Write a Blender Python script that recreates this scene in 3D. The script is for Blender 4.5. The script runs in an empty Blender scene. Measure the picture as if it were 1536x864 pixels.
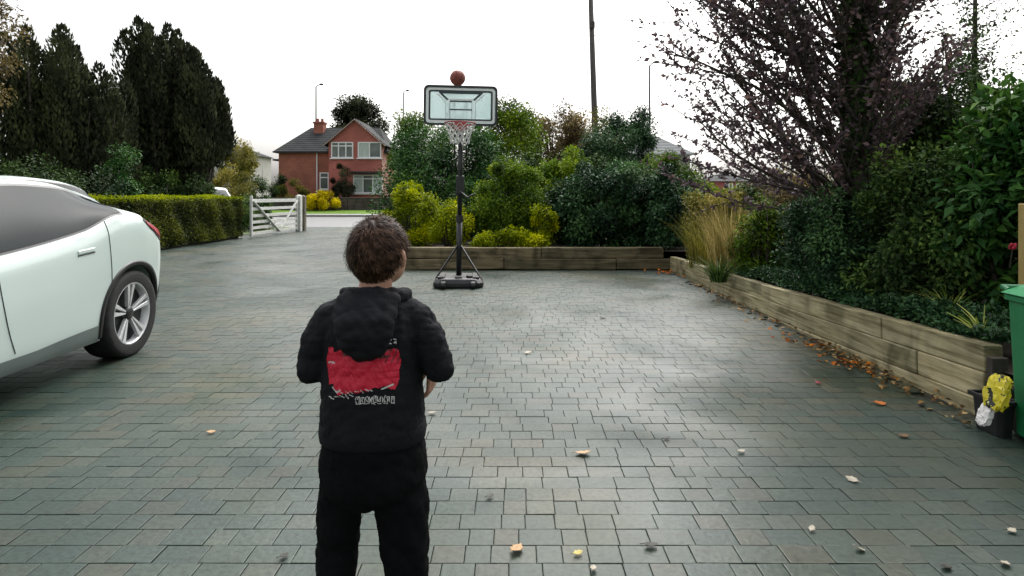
import bpy, bmesh, math, random
import numpy as np
from mathutils import Vector, Matrix
from mathutils.bvhtree import BVHTree

# ------------------------------------------------------------------ camera, sky, sun, exposure
sc = bpy.context.scene
COL = sc.collection
F, CX, HY, HC = 900.0, 768.0, 294.0, 1.38      # focal length (photo px), centre column, horizon row, lens height
cam_d = bpy.data.cameras.new('camera')
cam = bpy.data.objects.new('camera', cam_d); COL.objects.link(cam)
cam.location = (0, 0, HC); cam.rotation_euler = (math.pi/2, 0, 0)
cam_d.sensor_width = 36; cam_d.lens = 36*F/1536; cam_d.shift_y = -(432-HY)/1536
cam_d.clip_start = 0.05; cam_d.clip_end = 2000
sc.camera = cam
SUN_EL, SUN_AZ = math.radians(50), math.radians(16)     # azimuth from +Y, negative = left
world = bpy.data.worlds.new('World'); sc.world = world; world.use_nodes = True
wn = world.node_tree.nodes; wl = world.node_tree.links
bg = wn['Background']; sky = wn.new('ShaderNodeTexSky'); sky.sky_type = 'NISHITA'
sky.sun_disc = False; sky.sun_elevation = SUN_EL; sky.sun_rotation = SUN_AZ
sky.air_density = 1.6; sky.dust_density = 6.0; sky.ozone_density = 1.0
hs = wn.new('ShaderNodeHueSaturation'); hs.inputs['Saturation'].default_value = 0.14
wl.new(sky.outputs[0], hs.inputs['Color']); wl.new(hs.outputs[0], bg.inputs[0])
bg.inputs[1].default_value = 0.15
sun_d = bpy.data.lights.new('sun', 'SUN'); sun_d.energy = 0.8; sun_d.angle = math.radians(70); sun_d.color = (1, .97, .93)
sun = bpy.data.objects.new('sun', sun_d); COL.objects.link(sun)
sun.rotation_euler = (math.pi/2-SUN_EL, 0, math.pi-SUN_AZ)
sc.view_settings.view_transform = 'Standard'; sc.view_settings.look = 'None'
sc.view_settings.gamma = 1.0; sc.view_settings.use_curve_mapping = False
sc.view_settings.exposure = 0.85
sc.render.engine = 'CYCLES'
sc.cycles.use_denoising = True
sc.cycles.max_bounces = 6; sc.cycles.transparent_max_bounces = 8; sc.cycles.caustics_reflective = False; sc.cycles.caustics_refractive = False

rnd = random.Random(11); NR = np.random.default_rng(5)

# ------------------------------------------------------------------ helpers
def at(px, py, Y): return Vector(((px-CX)/F*Y, Y, HC+(HY-py)/F*Y))
def wx(px, Y): return (px-CX)/F*Y
def wz(py, Y): return HC+(HY-py)/F*Y

def tag(o, label=None, cat=None, group=None, kind=None):
    if label: o['label'] = label
    if cat: o['category'] = cat
    if group: o['group'] = group
    if kind: o['kind'] = kind
    return o
def empty(name, loc=(0, 0, 0), rz=0, label=None, cat=None, group=None):
    o = bpy.data.objects.new(name, None); COL.objects.link(o)
    o.location = loc; o.rotation_euler = (0, 0, rz); o.empty_display_size = .1
    return tag(o, label, cat, group)
def link(name, me, mat=None, parent=None):
    o = bpy.data.objects.new(name, me); COL.objects.link(o)
    if mat is not None:
        me.materials.clear()
        for m in (mat if isinstance(mat, (list, tuple)) else [mat]): me.materials.append(m)
    if parent is not None: o.parent = parent
    return o
def smooth(me, on=True):
    me.polygons.foreach_set('use_smooth', [on]*len(me.polygons)); me.update()
def bake(o):
    dg = bpy.context.evaluated_depsgraph_get()
    me = bpy.data.meshes.new_from_object(o.evaluated_get(dg))
    old = o.data; o.modifiers.clear(); o.data = me
    return o

class MB:
    def __init__(s): s.v = []; s.f = []
    def add(s, V, Fc):
        n = len(s.v); s.v += [tuple(p) for p in V]; s.f += [tuple(i+n for i in f) for f in Fc]; return s
    def box(s, c, d, rot=None):
        hx, hy, hz = d[0]/2, d[1]/2, d[2]/2
        V = [Vector((x, y, z)) for z in (-hz, hz) for y in (-hy, hy) for x in (-hx, hx)]
        if rot is not None: V = [rot @ p for p in V]
        c = Vector(c)
        return s.add([p+c for p in V], [(0, 2, 3, 1), (4, 5, 7, 6), (0, 1, 5, 4), (2, 6, 7, 3), (0, 4, 6, 2), (1, 3, 7, 5)])
    def bar(s, a, b, w, h=None, up=(0, 0, 1)):
        a, b = Vector(a), Vector(b); h = h or w; d = (b-a); L = d.length; d.normalize()
        u = Vector(up)
        if abs(d.dot(u)) > .98: u = Vector((0, 1, 0))
        x = d.cross(u).normalized(); z = x.cross(d)
        m = Matrix((x, d, z)).transposed()
        return s.box((a+b)/2, (w, L, h), m)
    def tube(s, pts, radii, n=8, cap=True, ell=None):
        pts = [Vector(p) for p in pts]
        if not isinstance(radii, (list, tuple)): radii = [radii]*len(pts)
        V = []; Fc = []; ref = None
        for i, p in enumerate(pts):
            d = (pts[min(i+1, len(pts)-1)]-pts[max(i-1, 0)]).normalized()
            if ref is None: ref = Vector((1, 0, 0)) if abs(d.x) < .8 else Vector((0, 1, 0))
            x = (ref-d*ref.dot(d)).normalized(); ref = x; y = d.cross(x)
            r = radii[i]; rx, ry = (r if isinstance(r, (tuple, list)) else (r, r))
            for k in range(n):
                a = 2*math.pi*k/n; V.append(p+x*(rx*math.cos(a))+y*(ry*math.sin(a)))
        for i in range(len(pts)-1):
            for k in range(n):
                k2 = (k+1) % n; Fc.append((i*n+k, i*n+k2, (i+1)*n+k2, (i+1)*n+k))
        if cap: Fc += [tuple(range(n))[::-1], tuple((len(pts)-1)*n+k for k in range(n))]
        return s.add(V, Fc)
    def lathe(s, prof, n=24, axis='z', c=(0, 0, 0), closed=False):
        V = []; Fc = []; c = Vector(c)
        for (r, h) in prof:
            for k in range(n):
                a = 2*math.pi*k/n; p = (r*math.cos(a), r*math.sin(a), h)
                if axis == 'x': p = (p[2], p[0], p[1])
                if axis == 'y': p = (p[0], p[2], p[1])
                V.append(Vector(p)+c)
        m = len(prof)
        for i in range(m if closed else m-1):
            for k in range(n):
                k2 = (k+1) % n; j = (i+1) % m
                Fc.append((i*n+k, i*n+k2, j*n+k2, j*n+k))
        return s.add(V, Fc)
    def ellipsoid(s, c, r, nu=20, nv=12, rot=None):
        V = []; Fc = []; c = Vector(c)
        for j in range(nv+1):
            t = math.pi*j/nv
            for k in range(nu):
                a = 2*math.pi*k/nu
                p = Vector((r[0]*math.sin(t)*math.cos(a), r[1]*math.sin(t)*math.sin(a), r[2]*math.cos(t)))
                if rot is not None: p = rot @ p
                V.append(p+c)
        for j in range(nv):
            for k in range(nu):
                k2 = (k+1) % nu; Fc.append((j*nu+k, (j+1)*nu+k, (j+1)*nu+k2, j*nu+k2))
        return s.add(V, Fc)
    def prism(s, poly, a, b, axis='z'):
        # poly: list of 2D points, extruded from a to b along the axis
        n = len(poly); V = []
        for h in (a, b):
            for (p, q) in poly:
                V.append({'z': (p, q, h), 'y': (p, h, q), 'x': (h, p, q)}[axis])
        Fc = [tuple(range(n))[::-1], tuple(range(n, 2*n))]+[(i, (i+1) % n, n+(i+1) % n, n+i) for i in range(n)]
        return s.add(V, Fc)
    def mesh(s, name='mesh', sm=False, bevel=0, seg=1, fix=True):
        me = bpy.data.meshes.new(name); me.from_pydata(s.v, [], s.f)
        if fix or bevel:
            bm = bmesh.new(); bm.from_mesh(me)
            bmesh.ops.remove_doubles(bm, verts=bm.verts, dist=1e-6)
            bmesh.ops.recalc_face_normals(bm, faces=bm.faces)
            if bevel: bmesh.ops.bevel(bm, geom=list(bm.edges), offset=bevel, segments=seg, affect='EDGES', profile=.5)
            bm.to_mesh(me); bm.free()
        if sm: smooth(me)
        me.update(); return me
    def build(s, name, mat, parent=None, **k): return link(name, s.mesh(name, **k), mat, parent)

def interp(xs, ys):                                   # monotone cubic
    xs = np.array(xs, float); ys = np.array(ys, float)
    h = np.diff(xs); d = np.diff(ys)/h; m = np.zeros_like(ys)
    m[0], m[-1] = d[0], d[-1]
    for i in range(1, len(xs)-1):
        m[i] = 0 if d[i-1]*d[i] <= 0 else 2*d[i-1]*d[i]/(d[i-1]+d[i])
    def f(x):
        x = np.clip(np.asarray(x, float), xs[0], xs[-1]); i = np.clip(np.searchsorted(xs, x)-1, 0, len(xs)-2)
        t = (x-xs[i])/h[i]; t2, t3 = t*t, t*t*t
        return (2*t3-3*t2+1)*ys[i]+(t3-2*t2+t)*h[i]*m[i]+(-2*t3+3*t2)*ys[i+1]+(t3-t2)*h[i]*m[i+1]
    return f

# ------------------------------------------------------------------ materials
def newmat(name):
    m = bpy.data.materials.new(name); m.use_nodes = True
    n = m.node_tree.nodes; l = m.node_tree.links
    return m, n, l, n['Principled BSDF']
def c4(c): return (c[0], c[1], c[2], 1)
def ramp(n, cols, pos=None):
    r = n.new('ShaderNodeValToRGB'); e = r.color_ramp.elements
    while len(e) < len(cols): e.new(1)
    for i, c in enumerate(cols):
        e[i].position = pos[i] if pos else i/(len(cols)-1); e[i].color = c4(c)
    return r
def noise(n, l, scale, detail=4, coord='Object', stretch=None, dist=0):
    tc = n.new('ShaderNodeTexCoord'); nz = n.new('ShaderNodeTexNoise')
    nz.inputs['Scale'].default_value = scale; nz.inputs['Detail'].default_value = detail; nz.inputs['Distortion'].default_value = dist
    src = tc.outputs[coord if coord != 'World' else 'Object']
    if coord == 'World':
        src = n.new('ShaderNodeNewGeometry').outputs['Position']
    if stretch:
        mp = n.new('ShaderNodeMapping'); mp.inputs['Scale'].default_value = stretch; l.new(src, mp.inputs[0]); src = mp.outputs[0]
    l.new(src, nz.inputs['Vector']); return nz
def pmat(name, cols, scale=6, rough=.6, bump=0, bscale=None, metal=0, spec=.5, stretch=None, rvar=0, pos=None, coat=0):
    m, n, l, b = newmat(name)
    if len(cols) == 1: cols = [tuple(x*.85 for x in cols[0]), tuple(min(1, x*1.1) for x in cols[0])]
    nz = noise(n, l, scale, 5, stretch=stretch); r = ramp(n, cols, pos or [.3+.4*i/(len(cols)-1) for i in range(len(cols))])
    l.new(nz.outputs[0], r.inputs[0]); l.new(r.outputs[0], b.inputs['Base Color'])
    b.inputs['Roughness'].default_value = rough; b.inputs['Metallic'].default_value = metal
    b.inputs['Specular IOR Level'].default_value = spec; b.inputs['Coat Weight'].default_value = coat
    if rvar:
        mr = n.new('ShaderNodeMapRange'); mr.inputs['To Min'].default_value = rough-rvar; mr.inputs['To Max'].default_value = rough+rvar
        l.new(nz.outputs[0], mr.inputs[0]); l.new(mr.outputs[0], b.inputs['Roughness'])
    if bump:
        bp = n.new('ShaderNodeBump'); bp.inputs['Strength'].default_value = bump; bp.inputs['Distance'].default_value = .02
        nb = noise(n, l, bscale or scale*4, 6, stretch=stretch); l.new(nb.outputs[0], bp.inputs['Height']); l.new(bp.outputs[0], b.inputs['Normal'])
    return m
LEAF_GAIN = 2.4
def leafmat(name, cols, rough=.45, trans=.25, spec=.4):
    cols = [tuple(max(0, (x+(x-sum(c)/3)*.25))*LEAF_GAIN for x in c) for c in cols]; spec *= .3; rough += .12
    m, n, l, b = newmat(name)
    a = n.new('ShaderNodeAttribute'); a.attribute_name = 'tint'
    r = ramp(n, cols); l.new(a.outputs['Fac'], r.inputs[0]); l.new(r.outputs[0], b.inputs['Base Color'])
    b.inputs['Roughness'].default_value = rough; b.inputs['Specular IOR Level'].default_value = spec
    t = n.new('ShaderNodeBsdfTranslucent'); l.new(r.outputs[0], t.inputs[0])
    mx = n.new('ShaderNodeMixShader'); mx.inputs[0].default_value = trans
    l.new(b.outputs[0], mx.inputs[1]); l.new(t.outputs[0], mx.inputs[2]); l.new(mx.outputs[0], n['Material Output'].inputs[0])
    return m

# ------------------------------------------------------------------ foliage
def leaf_mesh(name, P, D, U, L, W, tint, mat, parent=None, fold=.18):
    N = len(P)
    D = D/np.linalg.norm(D, axis=1, keepdims=True)
    S = np.cross(D, U); S /= (np.linalg.norm(S, axis=1, keepdims=True)+1e-9); U2 = np.cross(S, D)
    L = np.broadcast_to(L, (N,))[:, None]; W = np.broadcast_to(W, (N,))[:, None]
    mid = P+D*L*.45
    V = np.empty((N, 4, 3)); V[:, 0] = P; V[:, 1] = mid+S*W*.5+U2*W*fold; V[:, 2] = P+D*L-U2*L*.12; V[:, 3] = mid-S*W*.5+U2*W*fold
    me = bpy.data.meshes.new(name)
    me.vertices.add(4*N); me.vertices.foreach_set('co', V.ravel())
    me.loops.add(4*N); me.loops.foreach_set('vertex_index', np.arange(4*N, dtype=np.int32))
    me.polygons.add(N); me.polygons.foreach_set('loop_start', np.arange(0, 4*N, 4, dtype=np.int32))
    at_ = me.attributes.new('tint', 'FLOAT', 'POINT'); at_.data.foreach_set('value', np.repeat(np.clip(tint, 0, 1), 4).astype(np.float32))
    me.update(calc_edges=True)
    return link(name, me, mat, parent)
def unit(n):
    v = NR.normal(size=(n, 3)); return v/np.linalg.norm(v, axis=1, keepdims=True)
def clump_points(n, c, r, k, cr, bottom=-1.0, squash=1.0):
    """n leaf points in k clumps spread through an ellipsoid (centre c, radii r); clumps sit mostly towards the outside"""
    c = np.array(c, float); r = np.array(r, float)
    d = unit(k); d[:, 2] = np.where(d[:, 2] < bottom, -d[:, 2]*.5, d[:, 2])
    rad = NR.uniform(.25, 1, k)**.45*NR.uniform(.86, 1.10, k)
    cc = c+d*rad[:, None]*r
    tb = np.clip(NR.normal(.45, .2, k), .05, .95)
    i = NR.integers(0, k, n)
    crr = (cr*NR.uniform(.6, 1.4, k))[i]
    o = unit(n)*(NR.uniform(0, 1, n)**.5)[:, None]
    o[:, 2] *= squash
    P = cc[i]+o*crr[:, None]
    out = (P-c)/r; out /= (np.linalg.norm(out, axis=1, keepdims=True)+1e-9)
    t = tb[i]+NR.normal(0, .14, n)+.10*o[:, 2]
    return P, out, o, t
def foliage(name, c, r, n, k, cr, leaf, mat, parent, aspect=.5, bottom=-1.0, droop=.2, squash=1.0, zmin=None):
    P, out, o, t = clump_points(n, c, r, k, cr, bottom, squash)
    if zmin is not None:
        keep = P[:, 2] > zmin; P, out, o, t = P[keep], out[keep], o[keep], t[keep]
    n = len(P)
    D = unit(n)+o*.8+out*.4; D[:, 2] -= droop
    U = unit(n)*.7+out*.5+np.array([0, 0, .7])
    L = leaf*NR.uniform(.6, 1.35, n)
    return leaf_mesh(name, P, D, U, L, L*aspect*NR.uniform(.8, 1.2, n), t, mat, parent)
def bend_path(p, d, L, n=5, up=.0, wob=.1):
    p = Vector(p); d = Vector(d).normalized(); pts = [p.copy()]
    for i in range(n):
        d = (d+Vector((rnd.gauss(0, wob), rnd.gauss(0, wob), rnd.gauss(0, wob)+up))).normalized()
        p = p+d*(L/n); pts.append(p.copy())
    return pts
def stems(mb, base, top_c, r, n, rad):
    for i in range(n):
        a = rnd.uniform(0, 2*math.pi); q = rnd.uniform(.3, .85)
        e = Vector(top_c)+Vector((math.cos(a)*r[0]*q, math.sin(a)*r[1]*q, rnd.uniform(-.2, .7)*r[2]))
        b = Vector(base)+Vector((math.cos(a)*r[0]*.15, math.sin(a)*r[1]*.15, 0))
        m = (b+e)/2+Vector((rnd.gauss(0, .06), rnd.gauss(0, .06), .1*r[2]))
        mb.tube([b, b.lerp(m, .6), m, e], [rad, rad*.85, rad*.65, rad*.25], 6)
def shrub(name, label, cat, x, y, z0, r, n, leaf, mat, k=40, cr=None, aspect=.5, group=None, lift=.86, droop=.2, bottom=-.95, nst=7, rad=.025, squash=1.0):
    root = empty(name, (x, y, z0), 0, label, cat, group)
    c = (0, 0, r[2]*lift); mb = MB(); stems(mb, (0, 0, -.05), c, r, nst, rad)
    mb.build('stem', M['bark'], root, sm=True)
    foliage('foliage', c, r, n, k, cr or .3*(r[0]+r[1]+r[2])/3, leaf, mat, root, aspect, bottom, droop, squash, zmin=0.0)
    return root

M = {}
M['bark'] = pmat('bark', [(.035, .028, .022), (.09, .075, .06)], 14, .85, .6, 30, stretch=(1, 1, .25))
M['yewbark'] = M['bark']
M['soil'] = pmat('soil', [(.03, .022, .016), (.06, .045, .03)], 9, .95, .7, 40)
M['grass'] = pmat('lawn grass', [(.045, .08, .02), (.09, .13, .03)], 3, .8, .4, 60)
M['asphalt'] = pmat('asphalt', [(.13, .13, .13), (.18, .18, .18)], 1.2, .55, .2, 90, rvar=.15)
M['kerb'] = pmat('kerb concrete', [(.25, .25, .24), (.33, .33, .31)], 5, .7, .2, 60)
M['black'] = pmat('black plastic', [(.012, .012, .013), (.022, .022, .024)], 8, .42, .1, 60)
M['blackmetal'] = pmat('black powder coat', [(.012, .012, .014), (.02, .02, .022)], 8, .35)
M['white'] = pmat('white upvc', [(.72, .73, .73), (.8, .8, .8)], 4, .35)
L_ = {}
L_['laurel'] = leafmat('dark laurel leaf', [(.003, .010, .004), (.012, .032, .010), (.030, .066, .019), (.065, .115, .028)], .32, .12, .6)
L_['dark'] = leafmat('dark evergreen leaf', [(.005, .009, .004), (.015, .026, .010), (.034, .055, .018), (.065, .095, .028)], .45, .12)
L_['blue'] = leafmat('blue green leaf', [(.004, .009, .005), (.011, .026, .0125), (.025, .050, .022), (.048, .085, .034)], .38, .12, .6)
L_['mid'] = leafmat('mid green leaf', [(.010, .018, .005), (.030, .052, .010), (.060, .092, .015), (.115, .145, .022)], .45, .25)
L_['lime'] = leafmat('yellow green leaf', [(.022, .032, .006), (.072, .092, .010), (.14, .16, .014), (.23, .225, .02)], .45, .35)
L_['olive'] = leafmat('olive leaf', [(.02, .022, .008), (.06, .06, .018), (.11, .10, .03), (.17, .14, .045)], .5, .25)
L_['yellow'] = leafmat('golden leaf', [(.12, .10, .006), (.24, .20, .012), (.32, .27, .018)], .5, .3)
L_['conifer'] = leafmat('cypress spray', [(.006, .007, .005), (.015, .017, .011), (.027, .030, .018), (.046, .051, .028)], .6, .1, .2)
L_['plum'] = leafmat('plum leaf', [(.016, .013, .015), (.045, .034, .040), (.085, .062, .066), (.13, .085, .075)], .5, .22)
L_['bronze'] = leafmat('bronze leaf', [(.02, .014, .010), (.055, .045, .025), (.10, .08, .04), (.16, .12, .06)], .5, .2)
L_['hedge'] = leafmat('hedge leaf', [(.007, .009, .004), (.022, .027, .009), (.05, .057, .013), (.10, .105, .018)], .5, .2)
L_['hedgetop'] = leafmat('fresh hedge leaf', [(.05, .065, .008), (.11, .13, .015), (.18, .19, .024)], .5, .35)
L_['straw'] = leafmat('dry grass blade', [(.035, .034, .012), (.08, .068, .028), (.145, .118, .055), (.22, .18, .10)], .6, .35)
L_['fallen'] = leafmat('fallen leaf', [(.03, .018, .008), (.07, .036, .014), (.11, .075, .035), (.17, .13, .08)], .6, .1)
L_['vari'] = leafmat('variegated leaf', [(.02, .04, .01), (.06, .085, .022), (.15, .17, .05), (.24, .24, .11)], .4, .25)

# ------------------------------------------------------------------ ground, road, driveway, beds
g = MB().add([(-400, -60, -.06), (400, -60, -.06), (400, 900, -.06), (-400, 900, -.06)], [(0, 1, 2, 3)]).build('ground', M['grass'], fix=False)
tag(g, 'grassy ground reaching to the horizon', kind='structure')
r_ = MB().add([(-150, 29, -.02), (150, 29, -.02), (150, 40, -.02), (-150, 40, -.02)], [(0, 1, 2, 3)]).build('road', M['asphalt'], fix=False)
tag(r_, 'grey road crossing beyond the gateway', kind='structure')
p_ = MB().box((-30, 41.2, .02), (240, 2.3, .2)).build('pavement', M['kerb']); tag(p_, 'far pavement along the road', kind='structure')
v_ = MB().prism([(42.36, -.05), (42.36, .13), (45.5, .30), (46.5, .30), (46.5, -.05)], -150, 90, 'x').build('verge', M['grass']); M['verge'] = pmat('mown verge grass', [(.09, .17, .025), (.16, .26, .04)], 3, .85, .4, 60, spec=.1); v_.data.materials[0] = M['verge']; tag(v_, 'green grass verge beyond the road', kind='structure')
p2 = MB().add([(-150, 26.9, -.012), (150, 26.9, -.012), (150, 29.0, -.012), (-150, 29.0, -.012)], [(0, 1, 2, 3)]).build('near_pavement', M['asphalt'], fix=False)
tag(p2, 'near pavement at the end of the drive', kind='structure')

BED = [(-2.05, 11.18), (-2.6, 14), (-3.6, 18), (-5.2, 24.5), (-5.4, 26.9)]       # left edge of the far planting
def bed_left(y): return float(np.interp(y, [b[1] for b in BED], [b[0] for b in BED]))
def on_drive(x, y):
    if y > 26.8 or y < -1.2: return False
    if y < 3.58: return -9.4 < x < 6.5
    if y < 11.15: return x < 2.93 and x > -9.4
    return -9.4 < x < bed_left(y)
joint = pmat('jointing sand', [(.022, .028, .021), (.048, .053, .037)], 1.5, .65, .5, 120, spec=.3)
dr = MB().add([(-9.6, -1.5, -.012), (6.6, -1.5, -.012), (6.6, 11.2, -.012), (-2.05, 11.2, -.012)]+[(x, y, -.012) for x, y in BED[1:]]+[(-9.6, 26.9, -.012)],
              [tuple(range(4+len(BED)-1+1))]).build('driveway', joint, fix=False)
tag(dr, 'wide damp grey block paved driveway', kind='structure')

def paving_material(name, single):
    m, n, l, b = newmat(name)
    if single: rv = n.new('ShaderNodeObjectInfo').outputs['Random']
    else: rv = n.new('ShaderNodeNewGeometry').outputs['Random Per Island']
    r = ramp(n, [(.022, .039, .033), (.029, .046, .038), (.035, .051, .041), (.044, .047, .034), (.047, .062, .050)], [0, .3, .6, .8, 1])
    l.new(rv, r.inputs[0])
    big = noise(n, l, .55, 4, 'World'); rb = ramp(n, [(.52, .68, .66), (.92, 1.0, .96), (1.38, 1.12, .78)], [.34, .5, .66]); l.new(big.outputs[0], rb.inputs[0])
    mx = n.new('ShaderNodeMix'); mx.data_type = 'RGBA'; mx.blend_type = 'MULTIPLY'; mx.inputs[0].default_value = 1
    l.new(r.outputs[0], mx.inputs[6]); l.new(rb.outputs[0], mx.inputs[7])
    fine = noise(n, l, 42, 6, 'World'); rf = ramp(n, [(.42, .42, .42), (1, 1, 1), (1.5, 1.5, 1.42)], [.28, .5, .75]); l.new(fine.outputs[0], rf.inputs[0])
    m2 = n.new('ShaderNodeMix'); m2.data_type = 'RGBA'; m2.blend_type = 'MULTIPLY'; m2.inputs[0].default_value = .8
    l.new(mx.outputs[2], m2.inputs[6]); l.new(rf.outputs[0], m2.inputs[7])
    alg = noise(n, l, .9, 5, 'World', dist=1.0); ra = ramp(n, [(0, 0, 0), (1, 1, 1)], [.5, .72]); l.new(alg.outputs[0], ra.inputs[0])
    m3 = n.new('ShaderNodeMix'); m3.data_type = 'RGBA'; m3.inputs[7].default_value = (.06, .072, .036, 1)
    ms = n.new('ShaderNodeMath'); ms.operation = 'MULTIPLY'; ms.inputs[1].default_value = .35; l.new(ra.outputs[0], ms.inputs[0])
    l.new(ms.outputs[0], m3.inputs[0]); l.new(m2.outputs[2], m3.inputs[6]); l.new(m3.outputs[2], b.inputs['Base Color'])
    wet = noise(n, l, .8, 4, 'World', dist=.6); mr = n.new('ShaderNodeMapRange'); mr.inputs['From Min'].default_value = .3; mr.inputs['From Max'].default_value = .7
    mr.inputs['To Min'].default_value = .30; mr.inputs['To Max'].default_value = .68; l.new(wet.outputs[0], mr.inputs[0]); l.new(mr.outputs[0], b.inputs['Roughness'])
    b.inputs['Specular IOR Level'].default_value = .36
    bp = n.new('ShaderNodeBump'); bp.inputs['Strength'].default_value = .35; bp.inputs['Distance'].default_value = .006
    l.new(fine.outputs[0], bp.inputs['Height']); l.new(bp.outputs[0], b.inputs['Normal'])
    return m
PM1 = paving_material('paving block', True); PM2 = paving_material('paving blocks', False)
CD, GAP = .115, .0036
def block_verts(w, d, t=.003, bev=.003):
    hw, hd = w/2-GAP/2, d/2-GAP/2
    V = [(-hw, -hd, -.01), (hw, -hd, -.01), (hw, hd, -.01), (-hw, hd, -.01),
         (-hw, -hd, t-bev*.25), (hw, -hd, t-bev*.25), (hw, hd, t-bev*.25), (-hw, hd, t-bev*.25),
         (-hw+bev, -hd+bev, t), (hw-bev, -hd+bev, t), (hw-bev, hd-bev, t), (-hw+bev, hd-bev, t)]
    Fc = [(0, 1, 5, 4), (1, 2, 6, 5), (2, 3, 7, 6), (3, 0, 4, 7), (4, 5, 9, 8), (5, 6, 10, 9), (6, 7, 11, 10), (7, 4, 8, 11), (8, 9, 10, 11)]
    return V, Fc
WID = [.10, .125, .175]
BM = {}
for w in WID:
    V, Fc = block_verts(w, CD); me = bpy.data.meshes.new('paving_block'); me.from_pydata(V, [], Fc); me.materials.append(PM1); me.update(); BM[w] = me
blocks = []
y = -1.2
while y < 26.8:
    x = -9.4+rnd.uniform(-.1, .1)
    while x < 6.5:
        w = rnd.choice([.10, .125, .125, .175, .175])
        if on_drive(x+w/2, y+CD/2) and on_drive(x+w, y+CD/2): blocks.append((x+w/2, y+CD/2, w))
        x += w
    y += CD
def visible(x, y):
    if y < 1.9: return False
    px = CX+F*x/y; py = HY+F*HC/y
    if not (8 < px < 1528 and py < 858): return False
    if 478 < px < 640: return False
    if px < 235 and py < 640-px*.35: return False
    if px > 1470 and py < 690: return False
    return True
near = sorted([b for b in blocks if visible(b[0], b[1])], key=lambda b: b[1])[:298]
nearset = set(near)
for (x, y, w) in near:
    o = bpy.data.objects.new('paving_block', BM[w]); COL.objects.link(o); o.parent = dr
    o.location = (x, y, rnd.uniform(-.0015, .0015)); o.rotation_euler = (rnd.gauss(0, .004), rnd.gauss(0, .004), rnd.gauss(0, .006))
mb = MB()
for (x, y, w) in blocks:
    if (x, y, w) in nearset: continue
    V, Fc = block_verts(w, CD); dz = rnd.uniform(-.0015, .0015); tx, ty = rnd.gauss(0, .003), rnd.gauss(0, .003)
    mb.add([(p[0]+x, p[1]+y, p[2]+dz+(p[0]*tx+p[1]*ty)) for p in V], Fc)
o = mb.build('paving_blocks', PM2, dr, fix=False); o['kind'] = 'stuff'

# raised planting ground (behind the sleeper walls)
bd = MB()
bd.add([(3.02, 3.62, .30), (9.5, 3.62, .36), (9.5, 11.3, .22), (3.02, 11.3, .16)], [(0, 1, 2, 3)])
bd.add([(3.02, 3.62, -.05), (60, 3.62, -.05), (60, 3.62, .3), (9.5, 3.62, .36), (3.02, 3.62, .30)], [(0, 1, 2, 3, 4)])
bd.add([(-2.0, 11.28, .34), (9.5, 11.28, .34), (9.5, 26.6, .20), (-5.2, 26.6, .02), (-5.0, 24.5, .03), (-3.4, 18, .12), (-2.45, 14, .25)], [(0, 1, 2, 3, 4, 5, 6)])
bd.add([(9.5, 3.62, .36), (60, 3.62, .3), (60, 26.6, .1), (9.5, 26.6, .20), (9.5, 11.29, .3)], [(0, 1, 2, 3, 4)])
o = bd.build('planting_bed', M['soil'], fix=False); tag(o, 'dark soil of the raised planting beds', kind='structure')
o = MB().add([(-60, 2, .02), (-9.6, 2, .0), (-9.6, 26.8, .0), (-60, 26.8, .05)], [(0, 1, 2, 3)]).build('neighbour_ground', M['grass'], fix=False); tag(o, 'ground beyond the clipped hedge', kind='structure')

# ------------------------------------------------------------------ sleeper walls
def sleepermat(name, cols, axis):
    st1 = (2.2, .30, 5) if axis == 'y' else (.30, 2.2, 5)
    m, n, l, b = newmat(name); g1 = noise(n, l, 5, 8, 'World', stretch=st1, dist=.8); r = ramp(n, cols, [.3, .45, .58, .72]); l.new(g1.outputs[0], r.inputs[0])
    g2 = noise(n, l, 2.3, 5, 'World', dist=1.2); r2 = ramp(n, [(.40, .39, .32), (.85, .85, .80), (1.1, 1.08, 1.0)], [.32, .46, .6]); l.new(g2.outputs[0], r2.inputs[0])
    mx = n.new('ShaderNodeMix'); mx.data_type = 'RGBA'; mx.blend_type = 'MULTIPLY'; mx.inputs[0].default_value = 1; l.new(r.outputs[0], mx.inputs[6]); l.new(r2.outputs[0], mx.inputs[7])
    oi = n.new('ShaderNodeObjectInfo'); ro = ramp(n, [(.75, .76, .70), (1.12, 1.08, 1.0)]); l.new(oi.outputs['Random'], ro.inputs[0])
    m2 = n.new('ShaderNodeMix'); m2.data_type = 'RGBA'; m2.blend_type = 'MULTIPLY'; m2.inputs[0].default_value = 1; l.new(mx.outputs[2], m2.inputs[6]); l.new(ro.outputs[0], m2.inputs[7])
    l.new(m2.outputs[2], b.inputs['Base Color']); b.inputs['Roughness'].default_value = .75; b.inputs['Specular IOR Level'].default_value = .3
    bp = n.new('ShaderNodeBump'); bp.inputs['Strength'].default_value = .8; bp.inputs['Distance'].default_value = .012; l.new(g1.outputs[0], bp.inputs['Height']); l.new(bp.outputs[0], b.inputs['Normal']); return m
M['sleeper'] = sleepermat('weathered sleeper', [(.17, .15, .085), (.32, .285, .185), (.43, .39, .27), (.52, .48, .36)], 'y')
M['sleeper2'] = sleepermat('grey brown sleeper', [(.07, .06, .038), (.15, .125, .08), (.21, .175, .115), (.27, .23, .16)], 'x')
wall = empty('sleeper_wall', (2.95, 3.75, 0), 0, 'pale timber sleeper retaining wall running along the right of the drive', 'retaining wall')
def top_at(s): return float(np.interp(s, [0, 2.05, 3.6, 7.45], [.445, .375, .325, .25]))
courses = [[0, 1.05, 3.35, 5.45, 7.45], [0, .62, 2.45, 4.6, 6.2, 7.45], [0, 1.7, 3.4]]
drop = [0, .172, .344]
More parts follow.
